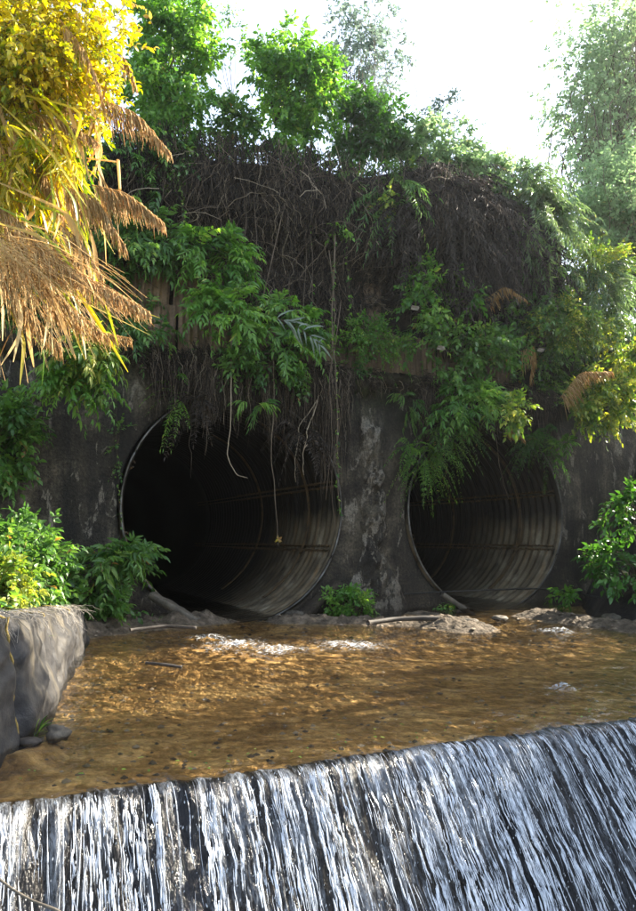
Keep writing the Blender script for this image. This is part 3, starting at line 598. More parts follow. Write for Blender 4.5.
def wp(name, label, cat, px, py, rpx, rpy, n, kind, mat, nclump, nsp, rn=None, **k):
    """a plant rooted on the headwall / hillside; px.. give where it stands on the face"""
    c_ = onw(px, py, n); dep = c_[1]; ru, rz = rpx / F * dep * 1.06, rpy / F * dep
    if rn is None: rn = min(ru, rz) * .7
    if 'base' not in k:
        cu, cz = uz(c_); k['base'] = W(cu, max(n + rn, .15) if cz > 4.8 else .0, cz - rz * .3)
    return plant(name, label, cat, c_, (ru, rn, rz), kind, mat, nclump, nsp, **k)
def gp(name, label, cat, px, py, rpx, rpy, d, kind, mat, nclump, nsp, rn=None, **k):
    c_ = atd(px, py, d); ru, rz = rpx / F * d, rpy / F * d
    return plant(name, label, cat, c_, (ru, rn or ru * .7, rz), kind, mat, nclump, nsp, **k)
OUT = -NN
# ---- crest of the hill
gt = 'bushes along the crest of the hill'
wp('bush', 'dense bright green bush on the crest at top left', 'bush', 168, 66, 40, 74, .2, 'ovate', 'lush', 90, 13, rn=1.0, outd=OUT*.3, stemr=.03, group=gt, upb=.1)
wp('bush', 'low green bush filling the dip between two taller crest bushes', 'bush', 238, 128, 24, 22, .2, 'ovate', 'green', 24, 9, rn=.7, group=gt)
wp('bush', 'tall round bright green bush at the middle of the crest', 'bush', 292, 88, 40, 50, .2, 'ovate', 'lush', 76, 13, rn=1.0, outd=OUT*.3, stemr=.03, group=gt)
wp('bush', 'green bush spilling over the cliff below the tall crest bush', 'bush', 298, 148, 22, 36, .1, 'ovate', 'lush', 24, 11, rn=.35, hang=.5, group=gt)
wp('bush', 'dark green bush beside the airy pale tree', 'bush', 374, 128, 32, 30, .2, 'ovate', 'dark', 50, 13, rn=.7, group=gt)
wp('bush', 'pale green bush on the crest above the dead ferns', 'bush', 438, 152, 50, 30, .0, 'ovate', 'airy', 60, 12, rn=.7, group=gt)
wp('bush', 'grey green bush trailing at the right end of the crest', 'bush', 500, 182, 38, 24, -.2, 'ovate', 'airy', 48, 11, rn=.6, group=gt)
wp('bush', 'drooping dark green bush hanging below the top left bush', 'bush', 165, 150, 24, 48, .0, 'ovate', 'green', 30, 12, rn=.4, hang=.4, group=gt)
gp('sapling', 'thin upright sapling with few leaves on the crest', 'sapling', 448, 112, 16, 24, 17.5, 'small', 'silver', 9, 6, base=W(*(lambda p: (p[0], .8, 9.9))(uz(onw(446, 150)))), scale=1.4)
for px, py, h_, lab in ((233, 8, 1.2, 'bare twiggy sapling above the dip in the crest'), (150, 5, 1.0, 'leggy green sapling at the very top left')):
    gp('sapling', lab, 'sapling', px, py + 22, 10, 26, 15.5, 'small', 'green', 7, 4, base=atd(px, py + 95, 15.6), scale=1.2)
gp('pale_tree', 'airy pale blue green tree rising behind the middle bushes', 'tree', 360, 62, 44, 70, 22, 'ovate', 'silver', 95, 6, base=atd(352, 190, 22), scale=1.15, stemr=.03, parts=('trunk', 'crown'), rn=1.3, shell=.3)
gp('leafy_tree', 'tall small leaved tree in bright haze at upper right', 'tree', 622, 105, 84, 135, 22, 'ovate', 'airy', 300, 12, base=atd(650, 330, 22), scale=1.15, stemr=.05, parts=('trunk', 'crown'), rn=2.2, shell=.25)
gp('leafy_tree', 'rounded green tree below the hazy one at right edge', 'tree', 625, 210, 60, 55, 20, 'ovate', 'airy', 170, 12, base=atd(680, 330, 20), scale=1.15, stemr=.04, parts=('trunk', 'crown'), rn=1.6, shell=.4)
# ---- dead fern mass and hanging ferns on the overhang
r_ = wp('dead_fern_mass', 'thick mass of dead grey fern fronds hanging from the overhang', 'dead ferns', 452, 225, 62, 48, -.55, 'bigfern', 'dead', 100, 9, rn=.35, hang=.9, outd=OUT*.4, smat='vine')
wp('dead_fern_mass', 'dead brown ferns hanging right of the thick grey mass', 'dead ferns', 520, 262, 40, 22, -.4, 'bigfern', 'dead', 36, 8, rn=.3, hang=.9, smat='vine')
wp('fern', 'long pale green fern clump hanging at the right corner of the overhang', 'fern', 538, 218, 24, 44, -.75, 'bigfern', 'pale', 32, 8, rn=.35, hang=.8, outd=OUT*.3)
wp('fern', 'dark green fern drooping under the crest left of the dead ferns', 'fern', 395, 190, 16, 28, -.6, 'bigfern', 'green', 9, 6, rn=.2, hang=.8)
# ---- middle band on and above the headwall
gm = 'shrubs growing on the culvert face'
S_ = [
 ('leafy green shrub in shade behind the drooping plumes', 146, 240, 28, 34, -.25, 'pinnate', 'green', 20, 7),
 ('green shrub with long leaflets left of the hanging vines, upper', 214, 258, 34, 20, -.45, 'pinnate', 'lush', 19, 7),
 ('green shrub with long leaflets above the left culvert, lower', 232, 318, 30, 26, -.5, 'pinnate', 'lush', 19, 7),
 ('small shrub at the left culvert crown beside brown dead fern', 150, 325, 20, 16, -.2, 'pinnate', 'green', 7, 5),
 ('fine leaved shrub between the hanging vines over the left culvert', 284, 326, 32, 34, -.45, 'pinnate', 'lush', 20, 7),
 ('low green shrub on the headwall top over the left culvert', 272, 372, 44, 14, -.35, 'ovate', 'green', 22, 8),
 ('small leaved creeper on the headwall top above the pier', 372, 338, 32, 18, -.4, 'small', 'lush', 30, 10),
 ('bushy small leaved shrub under the dead ferns', 440, 294, 40, 26, -.75, 'ovate', 'lush', 26, 8),
 ('wide small leaved shrub on the headwall over the right culvert', 470, 345, 64, 26, -.8, 'ovate', 'green', 38, 8),
 ('shrub hanging over the crown of the right culvert with yellow tips', 476, 400, 44, 17, -.85, 'pinnate', 'lush', 19, 7),
 ('yellow leaved sprig lit by sun at the right culvert crown', 516, 412, 12, 12, -1.5, 'ovate', 'olive', 8, 7),
 ('dark leafy shrub at the middle of the right slope', 545, 330, 34, 34, -.8, 'ovate', 'green', 28, 9),
 ('olive shrub with tips coloured sun yellow on the right slope', 572, 322, 36, 22, -1.1, 'small', 'olive', 44, 12),
 ('sunlit yellow green shrub on the upper right slope', 602, 262, 36, 20, -.9, 'small', 'olive', 40, 12),
 ('pale fern like shrub beneath the sunlit one at right', 598, 292, 42, 22, -.8, 'bigfern', 'pale', 26, 7),
 ('sunlit yellow and green shrub at the right edge', 604, 402, 36, 24, -1.0, 'ovate', 'olive', 46, 10),
 ('green shrub climbing the right edge above the yellow one', 628, 350, 24, 26, -.9, 'ovate', 'olive', 24, 10)]
for (lab, px, py, rx, ry, n, kd, mt, nc, ns) in S_:
    wp('shrub', lab, 'shrub', px, py, rx, ry, n, kd, mt, nc, ns, outd=OUT * .35, group=gm, stemr=.012, upb=.15)  # olive leaf colours paint sunlit yellow patches on the right slope
gs = 'small sprigs rooted in the headwall'
for (lab, px, py, rx, ry, n, kd, mt, nc, ns, hg) in [
 ('pale drooping leaflets hanging in sun at the left wall', 88, 350, 26, 16, -1.3, 'pinnate', 'olive', 12, 6, .4),
 ('leafy sprays hanging down the left wall under the straw', 72, 375, 26, 14, -1.2, 'pinnate', 'lush', 12, 6, .4),
 ('fan of long bamboo like leaves over the left culvert mouth', 256, 402, 14, 5, -.5, 'bamboo', 'lush', 4, 3, .3),
 ('small bright fern on the wall at the left culvert crown', 178, 395, 8, 14, -.15, 'fern', 'lush', 4, 4, .3),
 ('dead brown fern over the left culvert crown', 203, 403, 12, 8, -.3, 'fern', 'dead', 5, 3, .6),
 ('dead brown fern hanging over the right part of the left culvert', 300, 432, 20, 12, -.3, 'fern', 'dead', 7, 4, .6),
 ('fern tuft hanging at the left side of the right culvert', 424, 456, 16, 14, -.35, 'fern', 'lush', 9, 5, .5),
 ('mossy fern tuft over the right culvert crown', 452, 428, 20, 12, -.4, 'fern', 'green', 10, 5, .5),
 ('strap leaved tuft above the pier between the culverts', 408, 402, 8, 10, -.2, 'bamboo', 'green', 4, 4, .7),
 ('leafy sprig sticking out above the right culvert shoulder', 566, 446, 14, 4, -.4, 'pinnate', 'lush', 4, 3, .1),
 ('fern sprays over the right shoulder of the right culvert', 540, 440, 20, 12, -.35, 'fern', 'dark', 9, 5, .6),
 ('tiny creeper at the left edge of the left culvert', 118, 440, 3, 30, -.1, 'small', 'green', 9, 2, .3),
 ('leafy sprig on the dark cliff beside the long vines', 340, 225, 8, 8, -.5, 'ovate', 'lush', 3, 4, .2),
 ('sprig with yellow flower under the dark fern', 388, 200, 7, 7, -.8, 'ovate', 'olive', 3, 4, .2),
 ('small leafy sprig in the tangle of dead stems', 350, 180, 8, 8, -.4, 'ovate', 'green', 3, 4, .2)]:
    wp('sprig', lab, 'sprig', px, py, rx, ry, n, kd, mt, nc, ns, hang=hg, group=gs, stemr=.006, rn=.12)
# silver palm like frond
def frond(name, label, cat, p0, d, L, nl, ll, lw, mat, droop, up=(0, 0, 1)):
    rt = empty(name, p0, label, cat); mf, ms = MB(), MB()
    sprays(mf, ms, np.array([p0]), np.array([d], float), np.array([L]), nl, np.array([ll]), lw, 42, droop, 'lance', .006, .25, rb=np.array([.9]))
    ms.build('rachis', G['stem'], rt); mf.build('leaflet_blades', G[mat], rt); return rt
p = onw(274, 318, -1.35); frond('palm_frond', 'shiny pale palm frond above the left culvert', 'frond', p, U * .8 + OUT * .3 + ZZ * -.1, .85, 9, .42, .12, 'silver', .45)
# ---- shrubs at stream level
gp('ivy_bank', 'mass of bright green sunlit leaves on the left bank', 'bush', 10, 572, 46, 38, 9.6, 'ovate', 'green', 120, 11, rn=.9, scale=.85, base=atd(18, 612, 9.8), upb=.4)
gp('shrub', 'yellow green leaves catching sun at the left edge above the wall', 'shrub', 0, 588, 22, 26, 8.6, 'ovate', 'olive', 34, 10, rn=.5, scale=.7, base=atd(0, 618, 8.7))
gp('shrub', 'broad leaved dark shrub beside the left culvert foot', 'shrub', 95, 598, 40, 28, 11.8, 'broad', 'green', 34, 8, rn=.7, base=atd(92, 628, 11.9), group=gm)
gp('shrub', 'leafy branch reaching towards the left culvert rim', 'shrub', 112, 563, 28, 12, 12.0, 'pinnate', 'green', 14, 7, rn=.4, base=atd(80, 610, 12), group=gm)
gp('shrub', 'dark leafy shrub hanging at the left edge of the wall', 'shrub', 2, 440, 26, 44, 11.4, 'ovate', 'green', 40, 11, rn=.5, base=atd(-20, 470, 11.6), group=gm)
gp('shrub', 'small bright green shrub at the foot of the pier', 'shrub', 352, 604, 22, 15, 14.2, 'broad', 'lush', 28, 8, rn=.3, base=atd(352, 624, 14.2), scale=.7, group=gm)
gp('shrub', 'dark shrub leaning from the right bank over the earth', 'shrub', 618, 566, 26, 18, 13.6, 'ovate', 'dark', 15, 7, rn=.5, base=atd(645, 600, 13.8), outd=-U * .6, group=gm)
gp('shrub', 'leafy shrub high on the right bank at the photo edge', 'shrub', 638, 508, 14, 30, 13.0, 'ovate', 'dark', 14, 7, rn=.5, base=atd(655, 560, 13), group=gm)
gp('seedling', 'broad leaved seedling right of the right culvert', 'seedling', 562, 597, 9, 6, 16.2, 'broad', 'lush', 4, 4, rn=.15, base=atd(562, 612, 16.2))
gp('seedling', 'small seedling on the mud by the right culvert lip', 'seedling', 448, 605, 10, 5, 15.3, 'broad', 'lush', 5, 3, rn=.15, base=atd(448, 613, 15.3), scale=.7)
gp('seedling', 'tiny seedling at the foot of the right bank', 'seedling', 572, 622, 7, 3, 13.4, 'broad', 'lush', 3, 3, rn=.1, base=atd(572, 627, 13.4), scale=.6)
def tuft(label, p0, nb, L, wid, mat, spread=.6, name='grass_tuft', cat='grass tuft', lean=(0, 0, 0)):
    rt = None; m = MB(); K = nb; S = 7; t = np.linspace(0, 1, S)[None, :, None]
    d = unit(rng.normal(0, spread, (K, 3)) * [1, 1, .2] + ZZ + np.array(lean)); l = L * rng.uniform(.6, 1.15, (K, 1, 1)); hz = d * [1, 1, 0]
    P = p0 + rng.normal(0, .02, (K, 1, 3)) * [1, 1, 0] + d[:, None] * l * t + hz[:, None] * l * t ** 2 * .6 - ZZ * l * t ** 2.4 * .45
    sd_ = unit(np.cross(d, ZZ + rng.normal(0, .1, (K, 3))))[:, None] * (wid * np.sin(np.pi * (t * .88 + .1)) ** .8)
    q = np.stack([P - sd_, P + sd_ * .2 + ZZ * .0, P + sd_], 2)
    idx = np.arange(K * S * 3).reshape(K, S, 3)
    f = np.stack([idx[:, :-1, :-1], idx[:, :-1, 1:], idx[:, 1:, 1:], idx[:, 1:, :-1]], -1).reshape(-1, 4)
    m.add(q.reshape(-1, 3), f, np.repeat(rng.random(K), (S - 1) * 2)); return m
for (lab, px, py, d_, nb, L, wd_, mt) in [('young bamboo grass tuft at the foot of the fabric wall', 34, 738, 5.75, 14, .26, .009, 'lush'),
     ('grass tuft on the mud beside the left culvert lip', 150, 630, 12.2, 30, .45, .009, 'lush'), ('thin grass tuft left of the culvert lip', 128, 632, 11.9, 24, .35, .008, 'green'),
     ('grass growing in the seam of the fabric wall', 42, 640, 6.9, 8, .12, .005, 'lush')]:
    p = atd(px, py, d_); o = tuft(lab, p, nb, L, wd_, mt).build('grass_tuft', G[mt], base=p); tag(o, lab, 'grass tuft')

# ------------------------------------------------------------------ left tree, reeds and plumes (near, sunlit)
ND = 6.6
def gpn(*a, **k): return gp(*a, **k)
gpn('creeper_tree', 'sunlit yellow leaved tree smothered in creepers at upper left', 'tree', 30, 55, 98, 84, ND, 'ovate', 'yellow', 230, 12, base=atd(-260, 500, ND + 1.0), rn=.9, scale=.52, stemr=.012, parts=('trunk', 'crown'), shell=.15)
gpn('bush', 'sunlit tangle of yellow leaves and dry stems under the upper left tree', 'bush', 8, 165, 56, 52, ND + .1, 'bamboo', 'yellow', 42, 5, base=atd(-200, 420, ND+.6), rn=.6, scale=.9, stemr=.007, hang=.5, shell=.2)
# reed clump: canes, blades, plumes
rd = empty('reed_clump', atd(-70, 640, ND), 'tall reeds with drooping tan plumes leaning in from the left', 'reeds')
mc, mb_, mp_ = MB(), MB(), MB()
def curve(pts, d, S=16):
    pts = np.array([atd(x, y, dd) for (x, y), dd in zip(pts, d if hasattr(d, '__len__') else [d] * len(pts))]); t = np.linspace(0, 1, S); tb = np.linspace(0, 1, len(pts))
    c_ = np.stack([np.interp(t, tb, pts[:, i]) for i in range(3)], -1)
    for _ in range(3): c_[1:-1] = (c_[:-2] + 2 * c_[1:-1] + c_[2:]) / 4
    return c_
def ribbon(mbld, c_, wid, rnd=.5, nrm=None, fold=.25):
    S = len(c_); t = np.linspace(0, 1, S); w_ = wid * np.clip(np.sin(np.pi * (t * .9 + .07)), 0, 1) ** .75
    T = unit(np.gradient(c_, axis=0)); nrm = unit(np.array([.3, -.8, .5]) + rng.normal(0, .5, 3)) if nrm is None else nrm
    s_ = unit(np.cross(T, nrm)); q = np.stack([c_ - s_ * w_[:, None], c_ - nrm * w_[:, None] * fold, c_ + s_ * w_[:, None]], 1); mbld.grid(q, rnd=rnd)
CANES = [[(-70, 640), (-40, 400), (20, 220), (75, 175)], [(-70, 640), (-60, 360), (10, 130), (100, 105)], [(-75, 640), (-50, 420), (-10, 290), (30, 240)], [(-60, 640), (-55, 450), (20, 260), (60, 200)], [(-80, 640), (-80, 300), (-20, 100), (30, 20)], [(-60, 640), (-30, 430), (10, 330), (50, 290)]]
for cc in CANES:
    c_ = curve(cc, ND, 24); mc.tubes(c_[None], np.linspace(.007, .003, 24)[None], 5, rng.random(1))
c_ = curve([(40, 155), (85, 158), (118, 162)], ND); mc.tubes(c_[None], .008, 5, .8); c_ = curve([(118, 160), (120, 190)], ND); mc.tubes(c_[None], np.linspace(.016, .012, 16)[None], 6, .9)
# plumes: axis polyline, strand length (m), count
def plume(mbld, axis, L, K, d=ND, ang=.25, thick=.0022):
    c_ = curve(axis, d, 20); t = rng.random(K) ** .8; i = t * 18.99; i0 = i.astype(int); f = (i - i0)[:, None]; p0 = c_[i0] * (1 - f) + c_[i0 + 1] * f
    T = unit(c_[-1] - c_[0]); l = L * (1.1 - .75 * t) * rng.uniform(.5, 1.1, K); s = np.linspace(0, 1, 6)[None, :, None]
    d1 = T * .7 + rng.normal(0, ang, (K, 3)); P = p0[:, None] + d1[:, None] * (l[:, None, None] * .7 * s) - ZZ * (l[:, None, None] * s ** 1.7) + rng.normal(0, .004, (K, 6, 3))
    mbld.tubes(P, thick * np.array([.6, 1, 1.6, 1.8, 1.5, .5])[None] * rng.uniform(.6, 1.3, (K, 1)), 3, rng.random(K)); mbld.tubes(c_[None], np.linspace(.005, .002, 20)[None], 4, .3)
PL = [([(96, 98), (135, 112), (168, 150)], .28, 260), ([(92, 185), (125, 192), (163, 222)], .30, 340), ([(62, 185), (95, 198), (124, 245)], .32, 260), ([(35, 150), (48, 185), (60, 212)], .25, 200), ([(20, 110), (60, 120), (95, 140)], .3, 160),
      ([(-5, 235), (60, 262), (140, 305)], .34, 420), ([(0, 250), (50, 290), (100, 330)], .3, 200), ([(-10, 245), (20, 300), (60, 345)], .34, 300), ([(30, 240), (90, 280), (150, 312)], .28, 260), ([(-10, 200), (30, 230), (80, 262)], .3, 260), ([(40, 300), (90, 330), (130, 338)], .22, 160), ([(60, 225), (80, 240), (102, 276)], .2, 120), ([(10, 60), (40, 75), (70, 110)], .22, 120), ([(60, 20), (85, 50), (100, 90)], .2, 90), ([(110,45),(128,62),(136,88)], .2, 80)]
for ax, L, K in PL:
    m = MB(); plume(m, ax, L, int(K * 1.25), ND + rng.uniform(-.5, .05)); m.build('plume', G['straw'], rd)
BL = [[(20, 70), (60, 130), (92, 245)], [(35, 95), (70, 150), (108, 230)], [(-5, 110), (20, 140), (45, 190)], [(50, 120), (85, 175), (88, 240)], [(10, 240), (60, 290), (150, 335)], [(0, 215), (30, 235), (62, 262)], [(60, 200), (92, 250), (98, 310)], [(40, 255), (85, 300), (128, 372)],
      [(-10, 60), (10, 90), (28, 150)], [(60, 180), (75, 200), (80, 235)], [(60, 270), (110, 300), (160, 318)], [(20, 320), (45, 350), (42, 385)], [(10, 310), (25, 340), (20, 385)], [(90, 265), (105, 300), (118, 345)], [(0, 280), (-5, 330), (5, 370)], [(45, 0), (62, 20), (70, 60)], [(110, 0), (124, 15), (122, 60)], [(30, 290), (70, 320), (85, 360)], [(60, 150), (40, 175), (25, 215)]]
for bl in BL + [[(rng.uniform(-20, 60), y0 := rng.uniform(60, 250)), (rng.uniform(30, 90), y0 + rng.uniform(10, 50)), (rng.uniform(40, 125), y0 + rng.uniform(60, 120))] for _ in range(34)]:
    ribbon(mb_, curve(bl, ND + rng.uniform(-.4, .3), 14), rng.uniform(.010, .022), rnd=rng.random() * .85)
for _ in range(70):
    x0, y0 = rng.uniform(-20, 100), rng.uniform(20, 310); ribbon(mp_, curve([(x0, y0), (x0 + rng.uniform(0, 20), y0 + 30), (x0 + rng.uniform(-10, 25), y0 + rng.uniform(50, 85))], ND + rng.uniform(-.3, .3), 12), rng.uniform(.012, .024), rnd=rng.random())
for _ in range(260):
    x0, y0 = rng.normal(8, 16), rng.normal(246, 12); an = R(rng.uniform(8, 88)); l_ = rng.uniform(45, 135) * (1 - .25 * abs(an - .6)); dd_ = ND + rng.uniform(-.6, .0); dx, dy = math.cos(an) * l_, math.sin(an) * l_
    c_ = curve([(x0, y0), (x0 + dx * .55, y0 + dy * .4), (x0 + dx, y0 + dy + l_ * .12)], dd_, 9); mp_.tubes(c_[None], (rng.uniform(.0015, .004) * np.linspace(1, .5, 9))[None], 3, rng.uniform(.6, 1, 1))
mc.build('cane', G['straw'], rd); b_ = mb_.build('blade', G['yellow'], rd); b_ = mp_.build('dry_blade', G['straw'], rd)
# tan plumes further right on the slope
for (lab, ax, L, K, n) in [('tan plume glowing in sun on the right slope', [(560, 398), (580, 372), (612, 372)], .5, 320, -1.2), ('small tan seed heads under the dead ferns', [(484, 300), (505, 286), (526, 300)], .3, 150, -.9), ('dull plume over the right culvert slope', [(520, 352), (535, 345), (530, 378)], .35, 110, -.8), ('brown dry plume sunlit at the culvert shoulder', [(505, 430), (515, 428), (524, 440)], .25, 80, -1.0)]:
    P0 = onw(*ax[0], n); m = MB(); plume(m, ax, L, K, P0[1], thick=.004); o = m.build('grass_plume', G['straw'], base=P0); tag(o, lab, 'plume', 'dry plumes on the right slope')

# ------------------------------------------------------------------ vines, roots, dead stems
def vine(label, pts, n, r, mat='vine', leaf=None, lk=None, name='hanging_vine', rv_=.7):
    P = np.array([onw(x, y, nn_) for (x, y), nn_ in zip(pts, n if hasattr(n, '__len__') else [n] * len(pts))])
    for q, (x, y) in enumerate(pts):
        u_, z_ = uz(P[q]); u_ = float((P[q] - O) @ U)
        if z_ > 6.3: P[q] = onw(x, y, min(n, float(cliff_n(u_, z_)) - .28))
    S = 14 * len(pts); t = np.linspace(0, 1, S); tb = np.linspace(0, 1, len(P))
    c_ = np.stack([np.interp(t, tb, P[:, i]) for i in range(3)], -1)
    for _ in range(10): c_[1:-1] = (c_[:-2] + 2 * c_[1:-1] + c_[2:]) / 4
    c_ = c_ + .025 * np.stack([vnoise(t * 11 + P[0, 0], 1, 0, 5), vnoise(t * 11, 2 + P[0, 0], 0, 6), vnoise(t * 9, 3, 0, 7) * 0], -1)
    rt = empty(name, c_[0], label, 'vine', 'vines hanging over the culvert face'); m = MB(); m.tubes(c_[None], (r * (np.linspace(1, .5, S) + .25 * vnoise(t * 40, P[0, 0], 0, 3)))[None], 5, rv_); m.build('stem', G[mat], rt, smooth=True)
    if leaf:
        i = rng.integers(2, S, leaf[0]); mf, ms = MB(), MB(); D = rng.normal(0, 1, (leaf[0], 3)) + OUT * .5 - ZZ * .3
        mf.leaves(c_[i], D, unit(rng.normal(0, 1, (leaf[0], 3)) + ZZ), np.full(leaf[0], leaf[1]) * rng.uniform(.6, 1.2, leaf[0]), np.full(leaf[0], leaf[1] * .55), rng.random(leaf[0]), 'ovate'); mf.build('foliage', G[leaf[2]], rt)
    return c_
vine('pale vine curling to a hook in the left culvert mouth', [(231, 340), (230, 400), (229, 440), (228, 462), (236, 475), (248, 478)], -.45, .012, rv_=1)
ce = vine('long thin vine ending in a yellow leaf in the left culvert mouth', [(272, 330), (273, 400), (272, 450), (274, 500), (278, 536), (279, 546)], -.5, .009, rv_=.9)
m = MB(); K = 7; m.leaves(np.tile(ce[-12], (K, 1)), rng.normal(0, 1, (K, 3)), rng.normal(0, 1, (K, 3)), np.full(K, .09), np.full(K, .055), np.linspace(.7, 1, K)); o = m.build('yellow_leaf', G['yellow'], base=ce[-12]); tag(o, 'bright orange yellow leaf cluster at the tip of the long vine', 'leaf')
vine('leafy vine column falling from the cliff past the left culvert edge', [(334, 235), (332, 300), (334, 360), (337, 420), (338, 470), (340, 515)], -.75, .018, rv_=.8, leaf=(90, .09, 'green'))
vine('brown vine twisting beside the leafy vine column', [(328, 250), (336, 320), (328, 380), (333, 440), (326, 500)], -.7, .012, rv_=.8)
vine('pale woody vine rubbing the left side of the leafy column', [(340, 300), (331, 370), (340, 420), (331, 480), (336, 530)], -.6, .009, rv_=.85)
vine('branched pale root hanging over the right half of the left culvert', [(318, 395), (308, 430), (303, 450), (304, 475)], -.35, .014, rv_=1)
vine('second branch of pale root, bending left to the culvert middle', [(316, 400), (300, 425), (295, 455), (296, 482)], -.35, .009, rv_=1)
vine('thin root hanging straight near the yellow tipped vine', [(284, 400), (285, 440), (286, 485)], -.35, .006)
vine('short root near the left crown of the left culvert', [(190, 400), (190, 440), (191, 478)], -.25, .006)
vine('straight pale liana on the cliff above the left culvert', [(253, 195), (256, 250), (255, 320), (257, 390)], -.4, .009, rv_=.7)
vine('long liana left of the middle shrub', [(238, 150), (246, 220), (243, 300), (248, 390)], -.35, .010)
vine('liana hanging from the tall crest bush', [(308, 150), (311, 220), (312, 300), (310, 392)], -.4, .011, leaf=(14, .08, 'lush'))
vine('arched grey stem bending over the dead tangle', [(262, 300), (283, 205), (305, 178), (330, 176), (352, 200)], -.4, .011, rv_=.85)
vine('forked grey stem rising through the dead tangle', [(300, 335), (306, 250), (308, 205), (322, 175), (330, 130)], -.3, .009, rv_=.75)
vine('curved thin stem hanging under the dark green fern', [(382, 150), (378, 190), (362, 215), (355, 260)], -.5, .010)
vine('creeper with green leaves down the dark cliff', [(345, 230), (348, 270), (350, 310), (349, 340)], -.35, .006, leaf=(22, .10, 'lush'))
vine('leafy creeper hanging beside the top left bush', [(183, 110), (182, 170), (184, 215), (183, 235)], -.4, .008, leaf=(60, .10, 'green'))
vine('dry vine hanging from the left bush to the shrubs', [(222, 120), (215, 180), (221, 230), (219, 255)], -.4, .008)
vine('thin creeper climbing the left rim of the left culvert', [(117, 400), (116, 450), (120, 500), (119, 560)], -.08, .005, leaf=(34, .07, 'green'))
vine('dark liana across the brown sheet wall', [(205, 240), (200, 300), (208, 350), (202, 395)], -.2, .010)
vine('root dangling in front of the right culvert with a bushy tip', [(494, 430), (499, 465), (508, 496), (512, 505)], -.5, .007, rv_=.9)
vine('root hanging at the left part of the right culvert', [(440, 440), (446, 465), (452, 490)], -.35, .007)
vine('bare dry stem crossing the right headwall', [(505, 430), (530, 424), (556, 424), (570, 430)], -.3, .006, rv_=.9)
# dead stems curtain (uncountable)
K = 5200; u0 = rng.uniform(-2.6, 5.2, K); u0 = np.where(rng.random(K) < .3, rng.normal(1.3, 1.4, K), u0); z0 = rng.uniform(6.6, 9.9, K); z0 = np.minimum(z0, ztop(u0) + .1); ln = rng.uniform(.5, 2.4, K); ln = np.minimum(ln, z0 - np.where((u0 < .1) | ((u0 > 2.9) & (u0 < 5)), 7.2, 5.7) + rng.uniform(-.25, .35, K)); ln = np.maximum(ln, .15); S = 9; t = np.linspace(0, 1, S)[None]
dir_ = rng.normal(0, .22, K)[:, None]; Zs = z0[:, None] - ln[:, None] * t + .1 * vnoise(u0[:, None] * 9, t * 3, 0, 11); Us = u0[:, None] + dir_ * t * ln[:, None] + .12 * vnoise(u0[:, None] * 7, t * 4, 0, 12) + .04 * rng.normal(0, 1, (K, S))
Ns = cliff_n(Us, Zs) - rng.uniform(.02, .38, K)[:, None] - .25 * sm((7.4 - Zs) / 1.5)
m = MB(); m.tubes(Wa(Us, Ns, Zs), rng.uniform(.003, .010, (K, 1)) ** 1.0 * np.linspace(1, .5, S), 3, rng.random(K) ** 1.6)
K = 700; u0 = rng.normal(1.2, 1.5, K); z0 = rng.uniform(6.3, 9.3, K); an = rng.uniform(0, 6.28, K); ln = rng.uniform(.3, 1.0, K); t = np.linspace(-.5, .5, S)[None]
Us = u0[:, None] + np.cos(an)[:, None] * ln[:, None] * t + .1 * vnoise(t * 4, u0[:, None] * 9, 0, 13); Zs = z0[:, None] + np.sin(an)[:, None] * ln[:, None] * t - .35 * t ** 2 * ln[:, None]; Ns = cliff_n(Us, Zs) - rng.uniform(.1, .5, K)[:, None]
m.tubes(Wa(Us, Ns, Zs), rng.uniform(.003, .009, (K, 1)) * np.ones((1, S)), 3, rng.uniform(.4, 1, K))
tag(m.build('dead_stems', G['vine']), 'curtain of dead hanging stems on the cliff', kind='stuff')
# root fringe over crowns of both culverts and along headwall top
m = MB()
def fringe(K, ufun, L, nrange=(-.35, .02)):
    u = ufun(K); u = u + .25 * np.sin(u * 5 + rng.normal(0, .3, K)); zz0 = np.full(K, 4.95) + rng.normal(0, .12, K); l = L * rng.uniform(.15, 1, K) ** 1.5; S = 9; t = np.linspace(0, 1, S)[None]
    Us = u[:, None] + rng.normal(0, .06, K)[:, None] * t + .05 * vnoise(u[:, None] * 13, t * 4, 0, 15) + .012 * rng.normal(0, 1, (K, S)); Zs = zz0[:, None] - l[:, None] * t; Ns = rng.uniform(*nrange, K)[:, None] * np.minimum(1, t * 3 + .3) - .06
    m.tubes(Wa(Us, Ns, Zs), rng.uniform(.003, .009, (K, 1)) * np.linspace(1, .4, S), 3, rng.random(K) ** .9)
fringe(5200, lambda K: rng.uniform(-1.5, 2.5, K), 1.35); fringe(260, lambda K: rng.normal(2.15, .22, K), 2.6); fringe(3400, lambda K: rng.uniform(4.3, 8.3, K), 1.2); fringe(1600, lambda K: rng.uniform(-3.5, 9, K), .5); fringe(120, lambda K: rng.uniform(-1, 2.4, K), 2.0)
tag(m.build('root_fringe', G['vine']), 'fringe of fine roots over the culvert crowns', kind='stuff')
